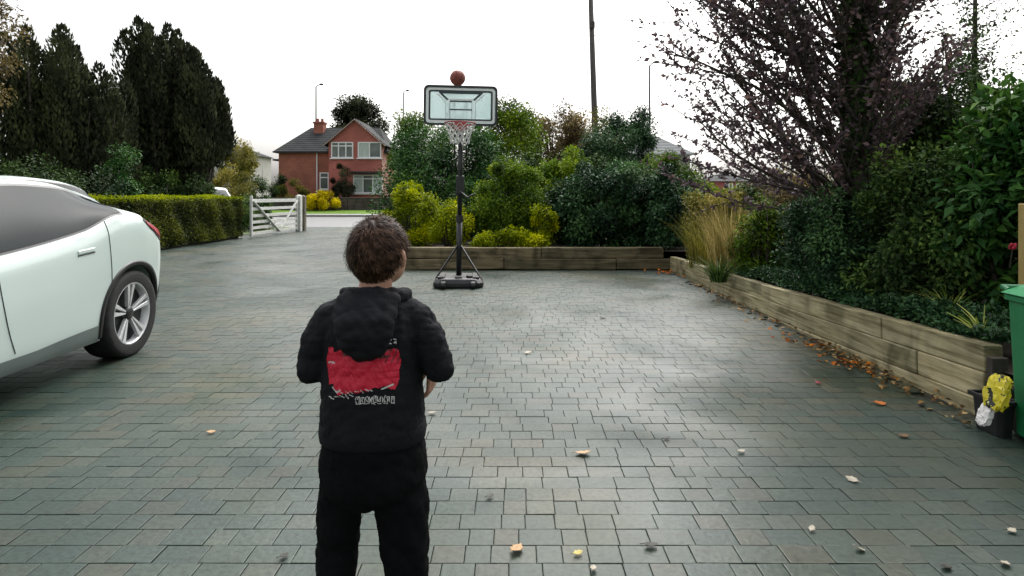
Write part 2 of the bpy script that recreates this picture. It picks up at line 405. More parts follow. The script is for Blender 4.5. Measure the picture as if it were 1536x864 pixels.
for ci, js in enumerate(courses):
    for a, b in zip(js[:-1], js[1:]):
        h = .168; off = rnd.uniform(-.008, .008)+ci*-.006
        za, zb_ = top_at(a)-drop[ci]-h/2, top_at(b)-drop[ci]-h/2
        if ci == 1 and a > 4: pass
        s = MB(); s.bar((.06+off, a+.004, za), (.06+off, b-.004, zb_), .12, h)
        s.build('sleeper', M['sleeper'], wall, bevel=.008, seg=2)
MB().box((.06, -.03, .16), (.10, .05, .44)).build('end_post', M['bark'], wall, bevel=.004)
bwall = empty('sleeper_edging', (-2.05, 11.2, 0), 0, 'low grey brown sleeper edging behind the basketball stand', 'retaining wall')
for ci, js in enumerate([[0, 1.9, 4.0, 5.05], [0, 2.6, 4.9]]):
    for a, b in zip(js[:-1], js[1:]):
        off = rnd.uniform(-.01, .01)+ci*.05
        MB().box(((a+b)/2, .10+off, .105+ci*.205), (b-a-.012, .2, .198), Matrix.Rotation(rnd.gauss(0, .004), 3, 'Y')).build('sleeper', M['sleeper2'], bwall, bevel=.012, seg=2)

# ------------------------------------------------------------------ left hedge and field gate
def box_leaves(name, x0, x1, y0, y1, z0, z1, n, leaf, mat, parent, faces=('+x', 'top', '-y'), wob=.06, aspect=.55):
    area = {'+x': (y1-y0)*(z1-z0), '-x': (y1-y0)*(z1-z0), 'top': (x1-x0)*(y1-y0), '-y': (x1-x0)*(z1-z0), '+y': (x1-x0)*(z1-z0)}
    tot = sum(area[f] for f in faces); Ps = []; Ns = []
    for f in faces:
        k = int(n*area[f]/tot); u, v = NR.uniform(0, 1, k), NR.uniform(0, 1, k)
        dpt = -np.abs(NR.normal(0, wob, k))+wob*.4
        if f in ('+x', '-x'):
            s = 1 if f == '+x' else -1; X = np.full(k, x1 if s > 0 else x0)+s*dpt; Y = y0+u*(y1-y0); Z = z0+v*(z1-z0); nn = (s, 0, 0)
        elif f == 'top': X = x0+u*(x1-x0); Y = y0+v*(y1-y0); Z = z1+dpt*.6; nn = (0, 0, 1)
        else:
            s = -1 if f == '-y' else 1; Y = np.full(k, y0 if s < 0 else y1)+s*dpt; X = x0+u*(x1-x0); Z = z0+v*(z1-z0); nn = (0, s, 0)
        Ps.append(np.stack([X, Y, Z], 1)); Ns.append(np.tile(nn, (k, 1)))
    P = np.concatenate(Ps); N = np.concatenate(Ns).astype(float); n = len(P)
    w = np.sin(P[:, 0]*3.1+P[:, 1]*2.3)+np.sin(P[:, 1]*5.7+P[:, 2]*4)+np.sin(P[:, 2]*7+P[:, 0]*5+P[:, 1]*.9)
    P += N*(w*wob*.35)[:, None]
    t = .42+.10*w+NR.normal(0, .16, n)
    D = unit(n)+N*.5; U = unit(n)*.6+N*.6+np.array([0, 0, .4])
    L = leaf*NR.uniform(.6, 1.3, n)
    return leaf_mesh(name, P, D, U, L, L*aspect, t, mat, parent)
HX0, HX1 = -10.1, -8.85
hedge = empty('clipped_hedge', ((HX0+HX1)/2, 7, 0), 0, 'long flat topped clipped hedge behind the white cars', 'hedge')
ox, oy = -(HX0+HX1)/2, -7
core = pmat('hedge twigs', [(.012, .011, .007), (.03, .026, .016)], 9, .95, .8, 30)
MB().box((0, 6.2, .62), (HX1-HX0-.22, 12.9, 1.24)).build('twig_core', core, hedge)
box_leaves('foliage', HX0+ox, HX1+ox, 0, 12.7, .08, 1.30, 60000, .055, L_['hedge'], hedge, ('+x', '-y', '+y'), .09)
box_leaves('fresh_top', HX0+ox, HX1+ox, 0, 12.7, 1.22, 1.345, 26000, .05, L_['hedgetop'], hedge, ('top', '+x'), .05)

M['gatewood'] = pmat('weathered pale gate timber', [(.50, .50, .45), (.68, .69, .65), (.76, .76, .72)], 5, .75, .4, 30, stretch=(1, 1, 4))
M['postwood'] = pmat('old post timber', [(.09, .08, .055), (.2, .18, .13)], 5, .85, .5, 25, stretch=(3, 3, .5))
ga, gb = at(376, 357, 19.7), at(446, 347, 23.4); ga.z = gb.z = 0
gv = gb-ga; GL = gv.length; gd = gv.normalized()
gate = empty('field_gate', ga, math.atan2(gd.y, gd.x), 'weathered white five bar timber gate standing open beside the hedge', 'gate')
for z in (.13, .32, .51, .72, .95, 1.22):
    MB().box((GL/2, 0, z), (GL-.12, .035, .10 if z < 1.2 else .12)).build('bar', M['gatewood'], gate, bevel=.004)
for x, h in ((.04, 1.34), (GL-.04, 1.34)):
    MB().box((x, 0, .05+h/2), (.085, .07, h)).build('stile', M['gatewood'], gate, bevel=.006)
for a, b in (((.08, 1.22), (GL*.55, .12)), ((GL-.08, 1.22), (GL*.55, .12))):
    MB().bar((a[0], -.035, a[1]), (b[0], -.035, b[1]), .03, .085, (0, 1, 0)).build('brace', M['gatewood'], gate)
for x in (.06,):
    for z in (.35, 1.15): MB().box((x, .05, z), (.3, .01, .05)).build('hinge', M['blackmetal'], gate)
for k, (q, h, lab) in enumerate(((gb+gd*.14, 1.42, 'square timber gate post at the latch end of the gate'), (gb+gd*.55, 1.40, 'dark thick timber post at the drive mouth beyond the gate'))):
    o = MB().prism([(-.1, -.1), (.1, -.1), (.1, .1), (-.1, .1)], 0, h-.04).add([(-.1, -.1, h-.04), (.1, -.1, h-.04), (.1, .1, h-.04), (-.1, .1, h-.04), (0, 0, h+.03)], [(0, 1, 4), (1, 2, 4), (2, 3, 4), (3, 0, 4)]).build('gate_post', M['gatewood'] if k == 0 else M['postwood'])
    o.location = q; tag(o, lab, 'post', 'timber posts at the gateway')

# ------------------------------------------------------------------ basketball stand and ball
M['board'] = pmat('milky acrylic board', [(.56, .69, .69), (.64, .76, .76)], 2, .25)
n_ = M['board'].node_tree.nodes; l_ = M['board'].node_tree.links
tr = n_.new('ShaderNodeBsdfTranslucent'); tr.inputs[0].default_value = (.75, .9, .9, 1); ms = n_.new('ShaderNodeMixShader'); ms.inputs[0].default_value = .4
tp = n_.new('ShaderNodeBsdfTransparent'); ms2 = n_.new('ShaderNodeMixShader'); ms2.inputs[0].default_value = .22
l_.new(n_['Principled BSDF'].outputs[0], ms.inputs[1]); l_.new(tr.outputs[0], ms.inputs[2]); l_.new(ms.outputs[0], ms2.inputs[1]); l_.new(tp.outputs[0], ms2.inputs[2]); l_.new(ms2.outputs[0], n_['Material Output'].inputs[0])
M['lineblack'] = pmat('dark teal print', [(.02, .035, .04), (.03, .05, .055)], 5, .4)
M['linewhite'] = pmat('white print', [(.8, .8, .8), (.86, .86, .86)], 5, .4)
M['rimred'] = pmat('red rim paint', [(.32, .03, .03), (.40, .05, .045)], 5, .4)
M['net'] = pmat('white net cord', [(.7, .68, .66), (.8, .8, .78)], 40, .8)
HYY = 9.3
hx = wx(688, HYY)
hoop = empty('basketball_stand', (hx, HYY, 0), math.radians(4), 'portable black basketball stand with clear backboard, red rim and white net', 'basketball hoop')
hoop.rotation_euler.y = .013
# base tank
bt = MB()
prof = [(.355, 0.0), (.375, .03), (.375, .08), (.33, .135), (.27, .15)]
def ring(w, y0, y1, z, ch=.08): return [(-w+ch, y0, z), (w-ch, y0, z), (w, y0+ch, z), (w, y1-ch, z), (w-ch, y1, z), (-w+ch, y1, z), (-w, y1-ch, z), (-w, y0+ch, z)]
rings = [ring(w, -.42+(.41-w)*.7, .42-(.41-w)*.7, z) for w, z in prof]
V = sum(rings, []); Fc = []
for i in range(len(rings)-1):
    for k in range(8): Fc.append((i*8+k, i*8+(k+1) % 8, (i+1)*8+(k+1) % 8, (i+1)*8+k))
Fc += [tuple(range(8))[::-1], tuple((len(rings)-1)*8+k for k in range(8))]
bt.add(V, Fc); bt.build('base', M['black'], hoop, bevel=.01, seg=2)
for x in (-.26, 0, .26): MB().box((x, -.06 if x else -.25, .155), (.11, .5 if x else .14, .03)).build('base_rib', M['black'], hoop, bevel=.012, seg=2)
MB().lathe([(.0, 0), (.045, 0), (.045, .03), (0, .03)], 14, 'z', (.16, -.25, .15)).build('filler_cap', M['blackmetal'], hoop)
for s in (-1, 1):
    MB().lathe([(0, -.03), (.055, -.03), (.055, .03), (0, .03)], 16, 'x', (s*.22, -.44, .06)).build('wheel', M['black'], hoop)
MB().tube([(0, .05, .12), (0, .05, 1.05)], .044, 14).build('lower_pole', M['blackmetal'], hoop, sm=True)
MB().tube([(0, .05, 1.0), (0, .05, 1.95), (0, .08, 2.10), (0, .10, 2.62)], .037, 14).build('upper_pole', M['blackmetal'], hoop, sm=True)
MB().tube([(0, .05, .98), (0, .05, 1.08)], .056, 14).build('pole_collar', M['black'], hoop)
for s in (-1, 1):
    MB().bar((s*.34, -.18, .13), (s*.02, .03, .62), .022, .022).build('strut', M['blackmetal'], hoop)
    MB().bar((s*.09, .12, 2.02), (s*.09, -.22, 2.42), .022, .05).build('lower_arm', M['blackmetal'], hoop)
    MB().bar((s*.09, .12, 2.45), (s*.09, -.22, 2.80), .022, .05).build('upper_arm', M['blackmetal'], hoop)
MB().box((0, .07, 1.55), (.13, .12, .30)).build('height_adjuster', M['black'], hoop, bevel=.02, seg=2)
MB().tube([(.0, .0, 1.45), (.12, -.06, 1.36), (.24, -.08, 1.42)], .014, 8).build('adjuster_handle', M['blackmetal'], hoop)
BY = -.26; bw, bh, bz = .555, .60, 2.445      # board half width, height, lower edge
def rrect(hw, z0, z1, r, n=5):
    P = []
    for cx, cz, a0 in ((hw-r, z0+r, -90), (hw-r, z1-r, 0), (-hw+r, z1-r, 90), (-hw+r, z0+r, 180)):
        for i in range(n+1):
            a = math.radians(a0+90*i/n); P.append((cx+r*math.cos(a), cz+r*math.sin(a)))
    return P
def frame_ring(outer, inner, y0, y1):
    m = MB(); n = len(outer); V = [(x, y0, z) for x, z in outer]+[(x, y0, z) for x, z in inner]+[(x, y1, z) for x, z in outer]+[(x, y1, z) for x, z in inner]; Fc = []
    for i in range(n):
        j = (i+1) % n
        Fc += [(i, j, n+j, n+i), (2*n+i, 3*n+i, 3*n+j, 2*n+j), (i, 2*n+i, 2*n+j, j), (n+i, n+j, 3*n+j, 3*n+i)]
    return m.add(V, Fc)
MB().prism(rrect(bw-.012, bz+.012, bz+bh-.012, .06), BY, BY+.018, 'y').build('backboard', M['board'], hoop)
frame_ring(rrect(bw, bz, bz+bh, .075), rrect(bw-.035, bz+.03, bz+bh-.035, .05), BY-.012, BY+.03).build('backboard_frame', M['blackmetal'], hoop)
frame_ring(rrect(bw-.045, bz+.045, bz+bh-.045, .04), rrect(bw-.072, bz+.070, bz+bh-.072, .03), BY-.006, BY-.002).build('border_line', M['linewhite'], hoop)
frame_ring(rrect(bw-.074, bz+.072, bz+bh-.074, .03), rrect(bw-.102, bz+.096, bz+bh-.102, .02), BY-.006, BY-.002).build('inner_line', M['lineblack'], hoop)
tw, t0, t1 = .165, bz+.09, bz+.36
def strip(a, b, w, mat, nm, yo=0): MB().bar((a[0], BY-.005-yo, a[1]), (b[0], BY-.005-yo, b[1]), .004, w, (0, .02, 1)).build(nm, mat, hoop)
for w0, m0, nm, q in ((0, 'lineblack', 'target_line', 0), (.027, 'linewhite', 'target_outline', .0)):
    ww = tw+w0*1.1
    strip((-ww, t1+w0), (ww, t1+w0), .024, M[m0], nm, .0005)
    for s in (-1, 1): strip((s*ww, t0), (s*ww, t1+w0), .024, M[m0], nm)
for s in (-1, 1):
    strip((s*(tw+.03), t1+.02), (s*(tw+.16), bz+bh-.10), .030, M['lineblack'], 'corner_line', .001)
    strip((s*(tw+.06), t1-.01), (s*(tw+.19), bz+bh-.13), .018, M['linewhite'], 'corner_line', .0015)
    strip((s*(tw+.058), t0), (s*(tw+.058), t1-.01), .018, M['lineblack'], 'corner_line', .002)
strip((-.30, bz+bh-.115), (.30, bz+bh-.115), .026, M['lineblack'], 'header_line', .0025)
strip((-.17, bz+.235), (.17, bz+.235), .02, M['lineblack'], 'header_line', .003)
RZ, RY = bz-.005, BY-.30
MB().lathe([(.225+.010*math.cos(a), RZ+.010*math.sin(a)) for a in np.linspace(0, 2*math.pi, 9)[:-1]], 40, 'z', (0, RY, 0), closed=True).build('rim', M['rimred'], hoop, sm=True)
MB().box((0, BY-.045, RZ-.02), (.18, .07, .13)).build('rim_bracket', M['rimred'], hoop, bevel=.01, seg=2)
for s in (-1, 1): MB().bar((s*.08, BY-.06, RZ-.06), (s*.17, RY+.14, RZ-.005), .012).build('rim_brace', M['rimred'], hoop)
nt = MB(); NS = 12
def npt(k, i):
    r = [.222, .200, .172, .150, .138, .135][i]; a = 2*math.pi*(k+.5*(i % 2))/NS; return Vector((r*math.cos(a), RY+r*math.sin(a), RZ-.01-.058*i))
for i in range(5):
    for k in range(NS):
        a = npt(k, i)
        for dk in ((0, -1) if i % 2 == 0 else (0, 1)): nt.tube([a, npt(k+dk, i+1)], .0055, 4, cap=False)
nt.build('net', M['net'], hoop, sm=True, fix=False)
# ball in the air
M['ball'] = pmat('orange brown ball', [(.24, .055, .04), (.32, .08, .055)], 30, .6, .5, 160)
M['ballseam'] = pmat('ball seam', [(.01, .01, .01), (.02, .018, .016)], 5, .7)
ball = MB().ellipsoid((0, 0, 0), (.119, .119, .119), 32, 20).build('basketball', M['ball'], sm=True); ball.location = at(686.5, 117, 9.2)
tag(ball, 'orange brown basketball in mid air above the backboard', 'ball')
sm_ = MB()
sm_.lathe([(.1195+.0022*math.cos(a), .0022*math.sin(a)) for a in np.linspace(0, 2*math.pi, 7)[:-1]], 40, 'x', closed=True)
sm_.lathe([(.1195+.0022*math.cos(a), .0022*math.sin(a)) for a in np.linspace(0, 2*math.pi, 7)[:-1]], 40, 'z', closed=True)
for s in (-1, 1): sm_.lathe([(.085+.0022*math.cos(a), s*.084+.0022*math.sin(a)) for a in np.linspace(0, 2*math.pi, 7)[:-1]], 40, 'x', closed=True)
sm_.build('seam', M['ballseam'], ball, sm=True); ball.rotation_euler = (.4, .3, .7)

# ------------------------------------------------------------------ cars
M['carwhite'] = pmat('pale white car paint', [(.60, .705, .67), (.63, .73, .695)], 1.5, .25, coat=.7)
M['sillshade'] = pmat('shaded lower body', [(.13, .165, .16), (.17, .20, .195)], 3, .4)  # body colour as it looks in shade, painted as a darker grey
M['glass'] = pmat('tinted glass', [(.012, .018, .019), (.018, .024, .025)], 2, .10, spec=.05)
M['trim'] = pmat('black trim', [(.01, .01, .011), (.018, .018, .02)], 6, .4)
M['tyre'] = pmat('tyre rubber', [(.008, .008, .009), (.018, .018, .018)], 20, .75, .3, 80)
M['alloy'] = pmat('machined alloy', [(.62, .63, .64), (.74, .75, .76)], 20, .35, metal=.35)
M['lampred'] = pmat('red lamp lens', [(.30, .008, .02), (.40, .012, .03)], 9, .25)
M['lampdark'] = pmat('smoked lamp lens', [(.03, .004, .008), (.06, .008, .014)], 9, .25)
M['headlamp'] = pmat('clear lamp lens', [(.5, .52, .55), (.65, .67, .7)], 20, .1, coat=1)
class Car:
    def __init__(s, roof, belt, W, wr, low, tail=1.0):
        roof, belt, W, wr, low = [[(y*tail if y > 0 else y, v) for y, v in p] for p in (roof, belt, W, wr, low)]
        s.roof, s.belt, s.W, s.wr, s.low = [interp(*zip(*p)) for p in (roof, belt, W, wr, low)]
    def section(s, y, n=44):
        W, zr, zl, wr = float(s.W(y)), float(s.roof(y)), float(s.low(y)), float(s.wr(y))
        zb = min(float(s.belt(y)), zr-.09); wr = min(wr, W*.93)
        h = zb-zl
        C = [(.80*W, zl), (.93*W, zl+.02), (.972*W, zl+.10*h/.6), (.985*W, zl+.32*h), (1.0*W, zl+.62*h), (.992*W, zl+.86*h), (.955*W, zb), (wr+.03, zr-.10+.02), (wr, zr-.055), (wr*.85, zr-.025), (wr*.45, zr-.006), (0, zr)]
        C[7] = (min(C[7][0], C[6][0]-.004), max(C[7][1], zb+.012)); C[8] = (min(wr, C[7][0]-.004), max(zr-.05, C[7][1]+.008))
        C = np.array(C); t = np.r_[0, np.cumsum(np.hypot(*np.diff(C, axis=0).T))]
        fx, fz = interp(t, C[:, 0]), interp(t, C[:, 1]); u = np.unique(np.r_[np.linspace(0, t[-1], n)])
        return np.stack([fx(u), fz(u)], 1)
    def sidex(s, y, z):
        S = s.section(y, 90); zz = np.maximum.accumulate(S[:, 1]+np.arange(len(S))*1e-7)
        return float(np.interp(z, zz, S[:, 0]))
def build_car(name, label, loc, rz, prof, arch=True, r=.37, group=None, axle_f=-3.0, ylim=(-3.9, .88), glass=(-2.25, -.10), paint='carwhite', tip=.24, doors=(-1.45, -.36), rearglass=(.02, .5)):
    C = Car(**prof); root = empty(name, loc, rz, label, 'car', group)
    ys = np.unique(np.r_[np.linspace(ylim[0], ylim[0]+.5, 14), np.linspace(ylim[0]+.5, ylim[1]-.5, 60), np.linspace(ylim[1]-.5, ylim[1], 22)])
    V = []; Fc = []; secs = [C.section(y) for y in ys]; n = len(secs[0]); m = 2*n-1
    for y, S in zip(ys, secs):
        V += [(x, y, z) for x, z in S]+[(-x, y, z) for x, z in S[::-1][1:]]
    for i in range(len(ys)-1):
        for k in range(m):
            k2 = (k+1) % m; Fc.append((i*m+k, i*m+k2, (i+1)*m+k2, (i+1)*m+k))
    Fc += [tuple(range(m)), tuple((len(ys)-1)*m+k for k in range(m))[::-1]]
    body = MB().add(V, Fc).build('body', M[paint], root)
    smooth(body.data)
    cuts = []
    for ay in (0, axle_f):
        for s in (-1, 1):
            c = MB().lathe([(0, .55), (r+.045, .55), (r+.045, 1.3), (0, 1.3)], 40, 'x').build('cut', None); c.scale = (s, 1, 1); c.location = Vector(loc)
            me = c.data; me.transform(Matrix.Translation((0, ay, r+.01))); 
            if s < 0: me.transform(Matrix.Scale(-1, 4, (1, 0, 0))); me.flip_normals()
            c.scale = (1, 1, 1); c.rotation_euler = (0, 0, rz); cuts.append(c)
            md = body.modifiers.new('arch', 'BOOLEAN'); md.operation = 'DIFFERENCE'; md.object = c; md.solver = 'EXACT'
    bpy.context.view_layer.update(); bake(body)
    for c in cuts: bpy.data.objects.remove(c)
    body.data.materials.clear(); body.data.materials.append(M[paint])
    bm = bmesh.new(); bm.from_mesh(body.data)
    for e in bm.edges: e.smooth = not (len(e.link_faces) == 2 and e.calc_face_angle(0) > .6)
    for f in bm.faces: f.smooth = True
    bm.to_mesh(body.data); bm.free()
    def patch(nm, ya, yb, zlo, zhi, mat, off=.006, ny=40, nz=8, parent=root, sides=(1, -1)):
        for s in sides:
            P = MB(); VV = []; FF = []
            for y in np.linspace(ya, yb, ny):
                a, b = zlo(y), zhi(y)
                for t in np.linspace(0, 1, nz):
                    z = a+(b-a)*t; VV.append((s*(C.sidex(y, z)+off), y, z))
            for i in range(ny-1):
                for k in range(nz-1):
                    q = (i*nz+k, i*nz+k+1, (i+1)*nz+k+1, (i+1)*nz+k); FF.append(q if s > 0 else q[::-1])
            o = P.add(VV, FF).build(nm, mat, parent, fix=False, sm=True); yield o
    # side glass with a black surround
    ga_, gb_ = glass
    bl = lambda y: float(C.belt(y))+.012
    tp_ = lambda y: max(min(float(C.roof(y))-.075, float(C.roof(y))-.075-(max(0, y-(gb_-tip))/tip)**2*.02), bl(y)+.004)
    for o in patch('window_surround', ga_, gb_, lambda y: bl(y)-.012, lambda y: tp_(y)+.012, M['trim'], .004): pass
    for o in patch('side_window', ga_+.03, gb_-.03, lambda y: bl(y)+.004, lambda y: max(tp_(y)-.006, bl(y)+.006), M['glass'], .008): pass
    for yy in doors:
        zt = lambda y: min(float(C.belt(y))-.004, float(C.roof(y))-.12)
        for s in (1, -1):
            cut_y = lambda t, yy=yy: yy+(.16*(1-t)**2 if yy < -.5 else .07*(1-t))
            zs = np.linspace(.36 if yy < -.5 else .66, zt(yy), 14)
            pts = []
            for z in zs:
                t = (z-.36)/(zt(yy)-.36); y = cut_y(t); pts.append((s*(C.sidex(y, z)+.001), y, z))
            MB().tube(pts, .0035, 5).build('door_seam', M['trim'], root)
    for y in (doors[1]-.26, doors[0]-.24):
        for s in (1, -1):
            z = float(C.belt(y))-.15
            MB().bar((s*(C.sidex(y-.1, z)+.002), y-.1, z), (s*(C.sidex(y+.09, z+.01)+.002), y+.09, z+.012), .012, .030).build('door_handle', M[paint], root, bevel=.004)
            MB().bar((s*(C.sidex(y-.1, z-.02)+.0025), y-.1, z-.022), (s*(C.sidex(y+.09, z-.01)+.0025), y+.09, z-.01), .006, .006).build('handle_shadow_gap', M['trim'], root)
    # sill strip with the shade on the lower body painted in, arch trim
    for o in patch('shaded_sill', axle_f+r+.05, -r-.05, lambda y: float(C.low(y))+.025, lambda y: float(C.low(y))+.13+.03*math.sin(max(0, (y+1.1))*2.2), M['sillshade'], .004, 30, 5): pass
    for ay in (0, axle_f):
        for s in (1, -1):
            A = MB(); VV = []; FF = []; na = 40
            for i, a in enumerate(np.linspace(math.radians(-18), math.radians(198), na)):
                for rr, of in ((r+.036, -.03), (r+.036, .010), (r+.072, .010), (r+.076, -.003)):
                    y, z = ay+rr*math.cos(a), r+.01+rr*math.sin(a); z = max(z, float(C.low(np.clip(y, *ylim)))+.03)
                    VV.append((s*(C.sidex(float(np.clip(y, *ylim)), z)+of), y, z))
            for i in range(na-1):
                for k in range(3): FF.append((i*4+k, i*4+k+1, (i+1)*4+k+1, (i+1)*4+k))
            A.add(VV, FF).build('arch_trim', M['trim'], root, sm=True)
    # lamps
    for s in (1, -1):
        side = (s,)
        zz = lambda y: min(float(C.belt(y)), float(C.roof(y))-.09)-.006
        for o in patch('tail_lamp', ylim[1]-.50, ylim[1]-.010, lambda y: zz(y)-.03-.12*max(0, (y-(ylim[1]-.50))/.48), lambda y: zz(y), M['lampdark'], .005, 16, 5, sides=side):
            for q in patch('lamp_lens', ylim[1]-.46, ylim[1]-.02, lambda y: zz(y)-.026-.075*max(0, (y-(ylim[1]-.50))/.48), lambda y: zz(y)-.01, M['lampred'], .008, 14, 3, parent=o, sides=side): pass
        for o in patch('headlamp', ylim[0]+.02, ylim[0]+.42, lambda y: float(C.roof(y))-.17, lambda y: float(C.roof(y))-.11, M['headlamp'], .005, 14, 4, sides=side): pass
        z = float(C.belt(-2.1))+.03
        MB().ellipsoid((s*(C.sidex(-2.1, z)+.11), -2.12, z+.05), (.11, .06, .065), 14, 10).build('door_mirror', M[paint], root, sm=True)
    # windscreen, rear glass (as curved panels laid on the upper surface)
    def top_panel(nm, ya, yb, fr, mat):
        P = MB(); VV = []; FF = []; ny, nx = 16, 15
        for y in np.linspace(ya, yb, ny):
            S = C.section(y, 90); wmax = float(min(C.wr(y), C.W(y)*.93))*fr
            o_ = np.argsort(S[:, 0]); 
            top = S[S[:, 1] > float(C.roof(y))-.09]; o_ = np.argsort(top[:, 0])
            for x in np.linspace(-wmax, wmax, nx): VV.append((x, y, float(np.interp(abs(x), top[o_, 0], top[o_, 1]))+.006))
        for i in range(ny-1):
            for k in range(nx-1): FF.append((i*nx+k, i*nx+k+1, (i+1)*nx+k+1, (i+1)*nx+k))
        P.add(VV, FF).build(nm, mat, root, fix=False, sm=True)
    top_panel('windscreen', -2.42, -1.62, .93, M['glass'])
    if rearglass: top_panel('rear_window', rearglass[0], rearglass[1], .86, M['glass'])
    # rear bumper, number plate, under tray
    yb = ylim[1]
    for o in patch('rear_bumper', r+.075, yb-.004, lambda y: float(C.low(y))+.02, lambda y: float(C.low(y))+.10+.16*((y-r)/(yb-r)), M['trim'], .006, 20, 6): pass
    wt = float(C.W(yb))*.93
    MB().box((0, yb-.005, .70), (2*wt, .03, .46)).build('tail_panel', M['trim'], root, bevel=.012, seg=2)
    MB().box((0, yb+.016, .72), (.52, .012, .11)).build('number_plate', M['yellowplate'], root)
    MB().box((0, yb+.004, float(C.roof(.68*ylim[1]))-.11), (1.05, .02, .035)).build('light_bar', M['lampred'], root, bevel=.005)
    MB().box((0, axle_f+.02, .26), (1.5, 1.2, .08)).box((0, -1.5, .235), (1.55, 2.0, .06)).build('under_tray', M['trim'], root)
    # wheels
    for ay in (0, axle_f):
        for s in (1, -1):
            ty = MB().lathe([(r*.72, -.115), (r*.90, -.125), (r*.975, -.115), (r, -.08), (r, .08), (r*.975, .115), (r*.90, .125), (r*.72, .115)], 48, 'x')
            X0 = float(C.W(ay))-.135
            wroot = ty.build('wheel', M['tyre'], root, sm=True); wroot.location = (s*X0, ay, r)
            MB().lathe([(r*.74, .10*s), (r*.70, .115*s), (r*.67, .10*s), (r*.66, -.08*s)], 48, 'x').build('rim', M['alloy'], wroot, sm=True)
            MB().lathe([(0, .045*s), (r*.67, .045*s), (r*.67, .03*s), (0, .03*s)], 40, 'x').build('wheel_disc', M['trim'], wroot)
            for k in range(5):
                a = 2*math.pi*k/5+.35
                def pt(rr, da, h): return (h*s, rr*r*math.cos(a+da), rr*r*math.sin(a+da))
                sp = MB(); 
                for sg in (-1, 1):
                    q = [pt(.12, sg*.30, .085), pt(.14, sg*.04, .085), pt(.68, sg*.07, .108), pt(.68, sg*.22, .108)]
                    b_ = [(p[0]-.03*s, p[1], p[2]) for p in q]
                    sp.add(q+b_, [(0, 1, 2, 3), (4, 7, 6, 5), (0, 4, 5, 1), (1, 5, 6, 2), (2, 6, 7, 3), (3, 7, 4, 0)])
                sp.build('spoke', M['alloy'], wroot, bevel=.002)
            MB().lathe([(0, .098*s), (r*.11, .094*s), (r*.16, .085*s), (r*.16, .04*s)], 24, 'x').build('hub_cap', M['trim'], wroot, sm=True)
    return root
M['yellowplate'] = pmat('yellow plate', [(.6, .45, .03), (.65, .5, .04)], 5, .4)
coupe = dict(roof=[(-3.9, .60), (-3.7, .78), (-3.2, .90), (-2.45, 1.03), (-1.9, 1.30), (-1.4, 1.48), (-.9, 1.535), (-.5, 1.52), (-.2, 1.465), (0, 1.405), (.2, 1.315), (.4, 1.235), (.55, 1.19), (.70, 1.165), (.80, 1.15), (.86, 1.10), (.88, 1.03)],
             belt=[(-3.9, .50), (-3.2, .80), (-2.4, .93), (-1.6, .985), (-1.15, 1.03), (-.6, 1.11), (-.15, 1.225), (.1, 1.225), (.35, 1.15), (.6, 1.10), (.8, 1.075), (.88, .96)],
             W=[(-3.9, .55), (-3.7, .80), (-3.3, .94), (-2.8, .97), (.2, .975), (.45, .96), (.62, .93), (.75, .88), (.84, .80), (.88, .70)],
             wr=[(-3.9, .45), (-3.5, .72), (-2.5, .80), (-1.9, .68), (-1.2, .60), (-.3, .60), (.1, .64), (.4, .71), (.7, .74), (.88, .55)],
             low=[(-3.9, .34), (-3.6, .24), (-2.9, .20), (-.3, .20), (.3, .25), (.7, .34), (.88, .44)], tail=.76)
CARX, CARY = -3.28-.97+.03, 5.13
build_car('parked_car', 'white coupe style car with silver wheel, nearest on the left', (CARX, CARY, 0), math.radians(2.5), coupe, group='white cars parked on the drive', rearglass=None, ylim=(-3.9, .668))
suv = dict(roof=[(-3.8, .72), (-3.6, .92), (-3.1, 1.02), (-2.4, 1.12), (-1.8, 1.45), (-1.3, 1.62), (-.8, 1.66), (-.2, 1.63), (.25, 1.55), (.45, 1.42), (.62, 1.20), (.76, 1.02), (.84, .95)],
           belt=[(-3.8, .62), (-3.0, .90), (-2.4, 1.02), (-.3, 1.10), (.3, 1.16), (.84, .86)],
           W=[(-3.8, .55), (-3.6, .78), (-3.2, .90), (-2.7, .93), (.2, .93), (.5, .91), (.7, .86), (.80, .78), (.84, .66)],
           wr=[(-3.8, .45), (-3.4, .68), (-2.4, .76), (-1.8, .68), (-1.2, .62), (.2, .60), (.5, .62), (.84, .5)],
           low=[(-3.8, .36), (-3.5, .26), (-2.9, .22), (-.3, .22), (.3, .26), (.84, .42)])
build_car('parked_car', 'second white car parked behind, only its roof and rear showing', (-6.95, 8.55, 0), 0, suv, group='white cars parked on the drive', ylim=(-3.8, .84), axle_f=-2.8, r=.34, glass=(-2.2, .42), tip=.3, rearglass=(.30, .60))
van = dict(roof=[(-3.4, .9), (-3.2, 1.10), (-2.6, 1.25), (-2.3, 1.38), (-1.7, 1.62), (-1.4, 1.72), (-.9, 1.77), (.4, 1.75), (.7, 1.68), (.82, 1.3)],
           belt=[(-3.4, .8), (-2.4, 1.18), (.5, 1.25), (.82, 1.1)],
           W=[(-3.4, .6), (-3.2, .82), (-2.7, .92), (.5, .92), (.7, .88), (.82, .74)], wr=[(-3.4, .5), (-2.4, .80), (-1.5, .70), (.5, .70), (.82, .6)], low=[(-3.4, .36), (-2.9, .24), (.3, .25), (.82, .4)])
build_car('parked_van', 'pale van behind the clipped hedge with its windscreen showing above it', (-13.5, 26.5, 0), math.radians(30), van, ylim=(-3.4, .82), axle_f=-2.6, r=.33, glass=(-2.1, .5), rearglass=None)['category'] = 'van'

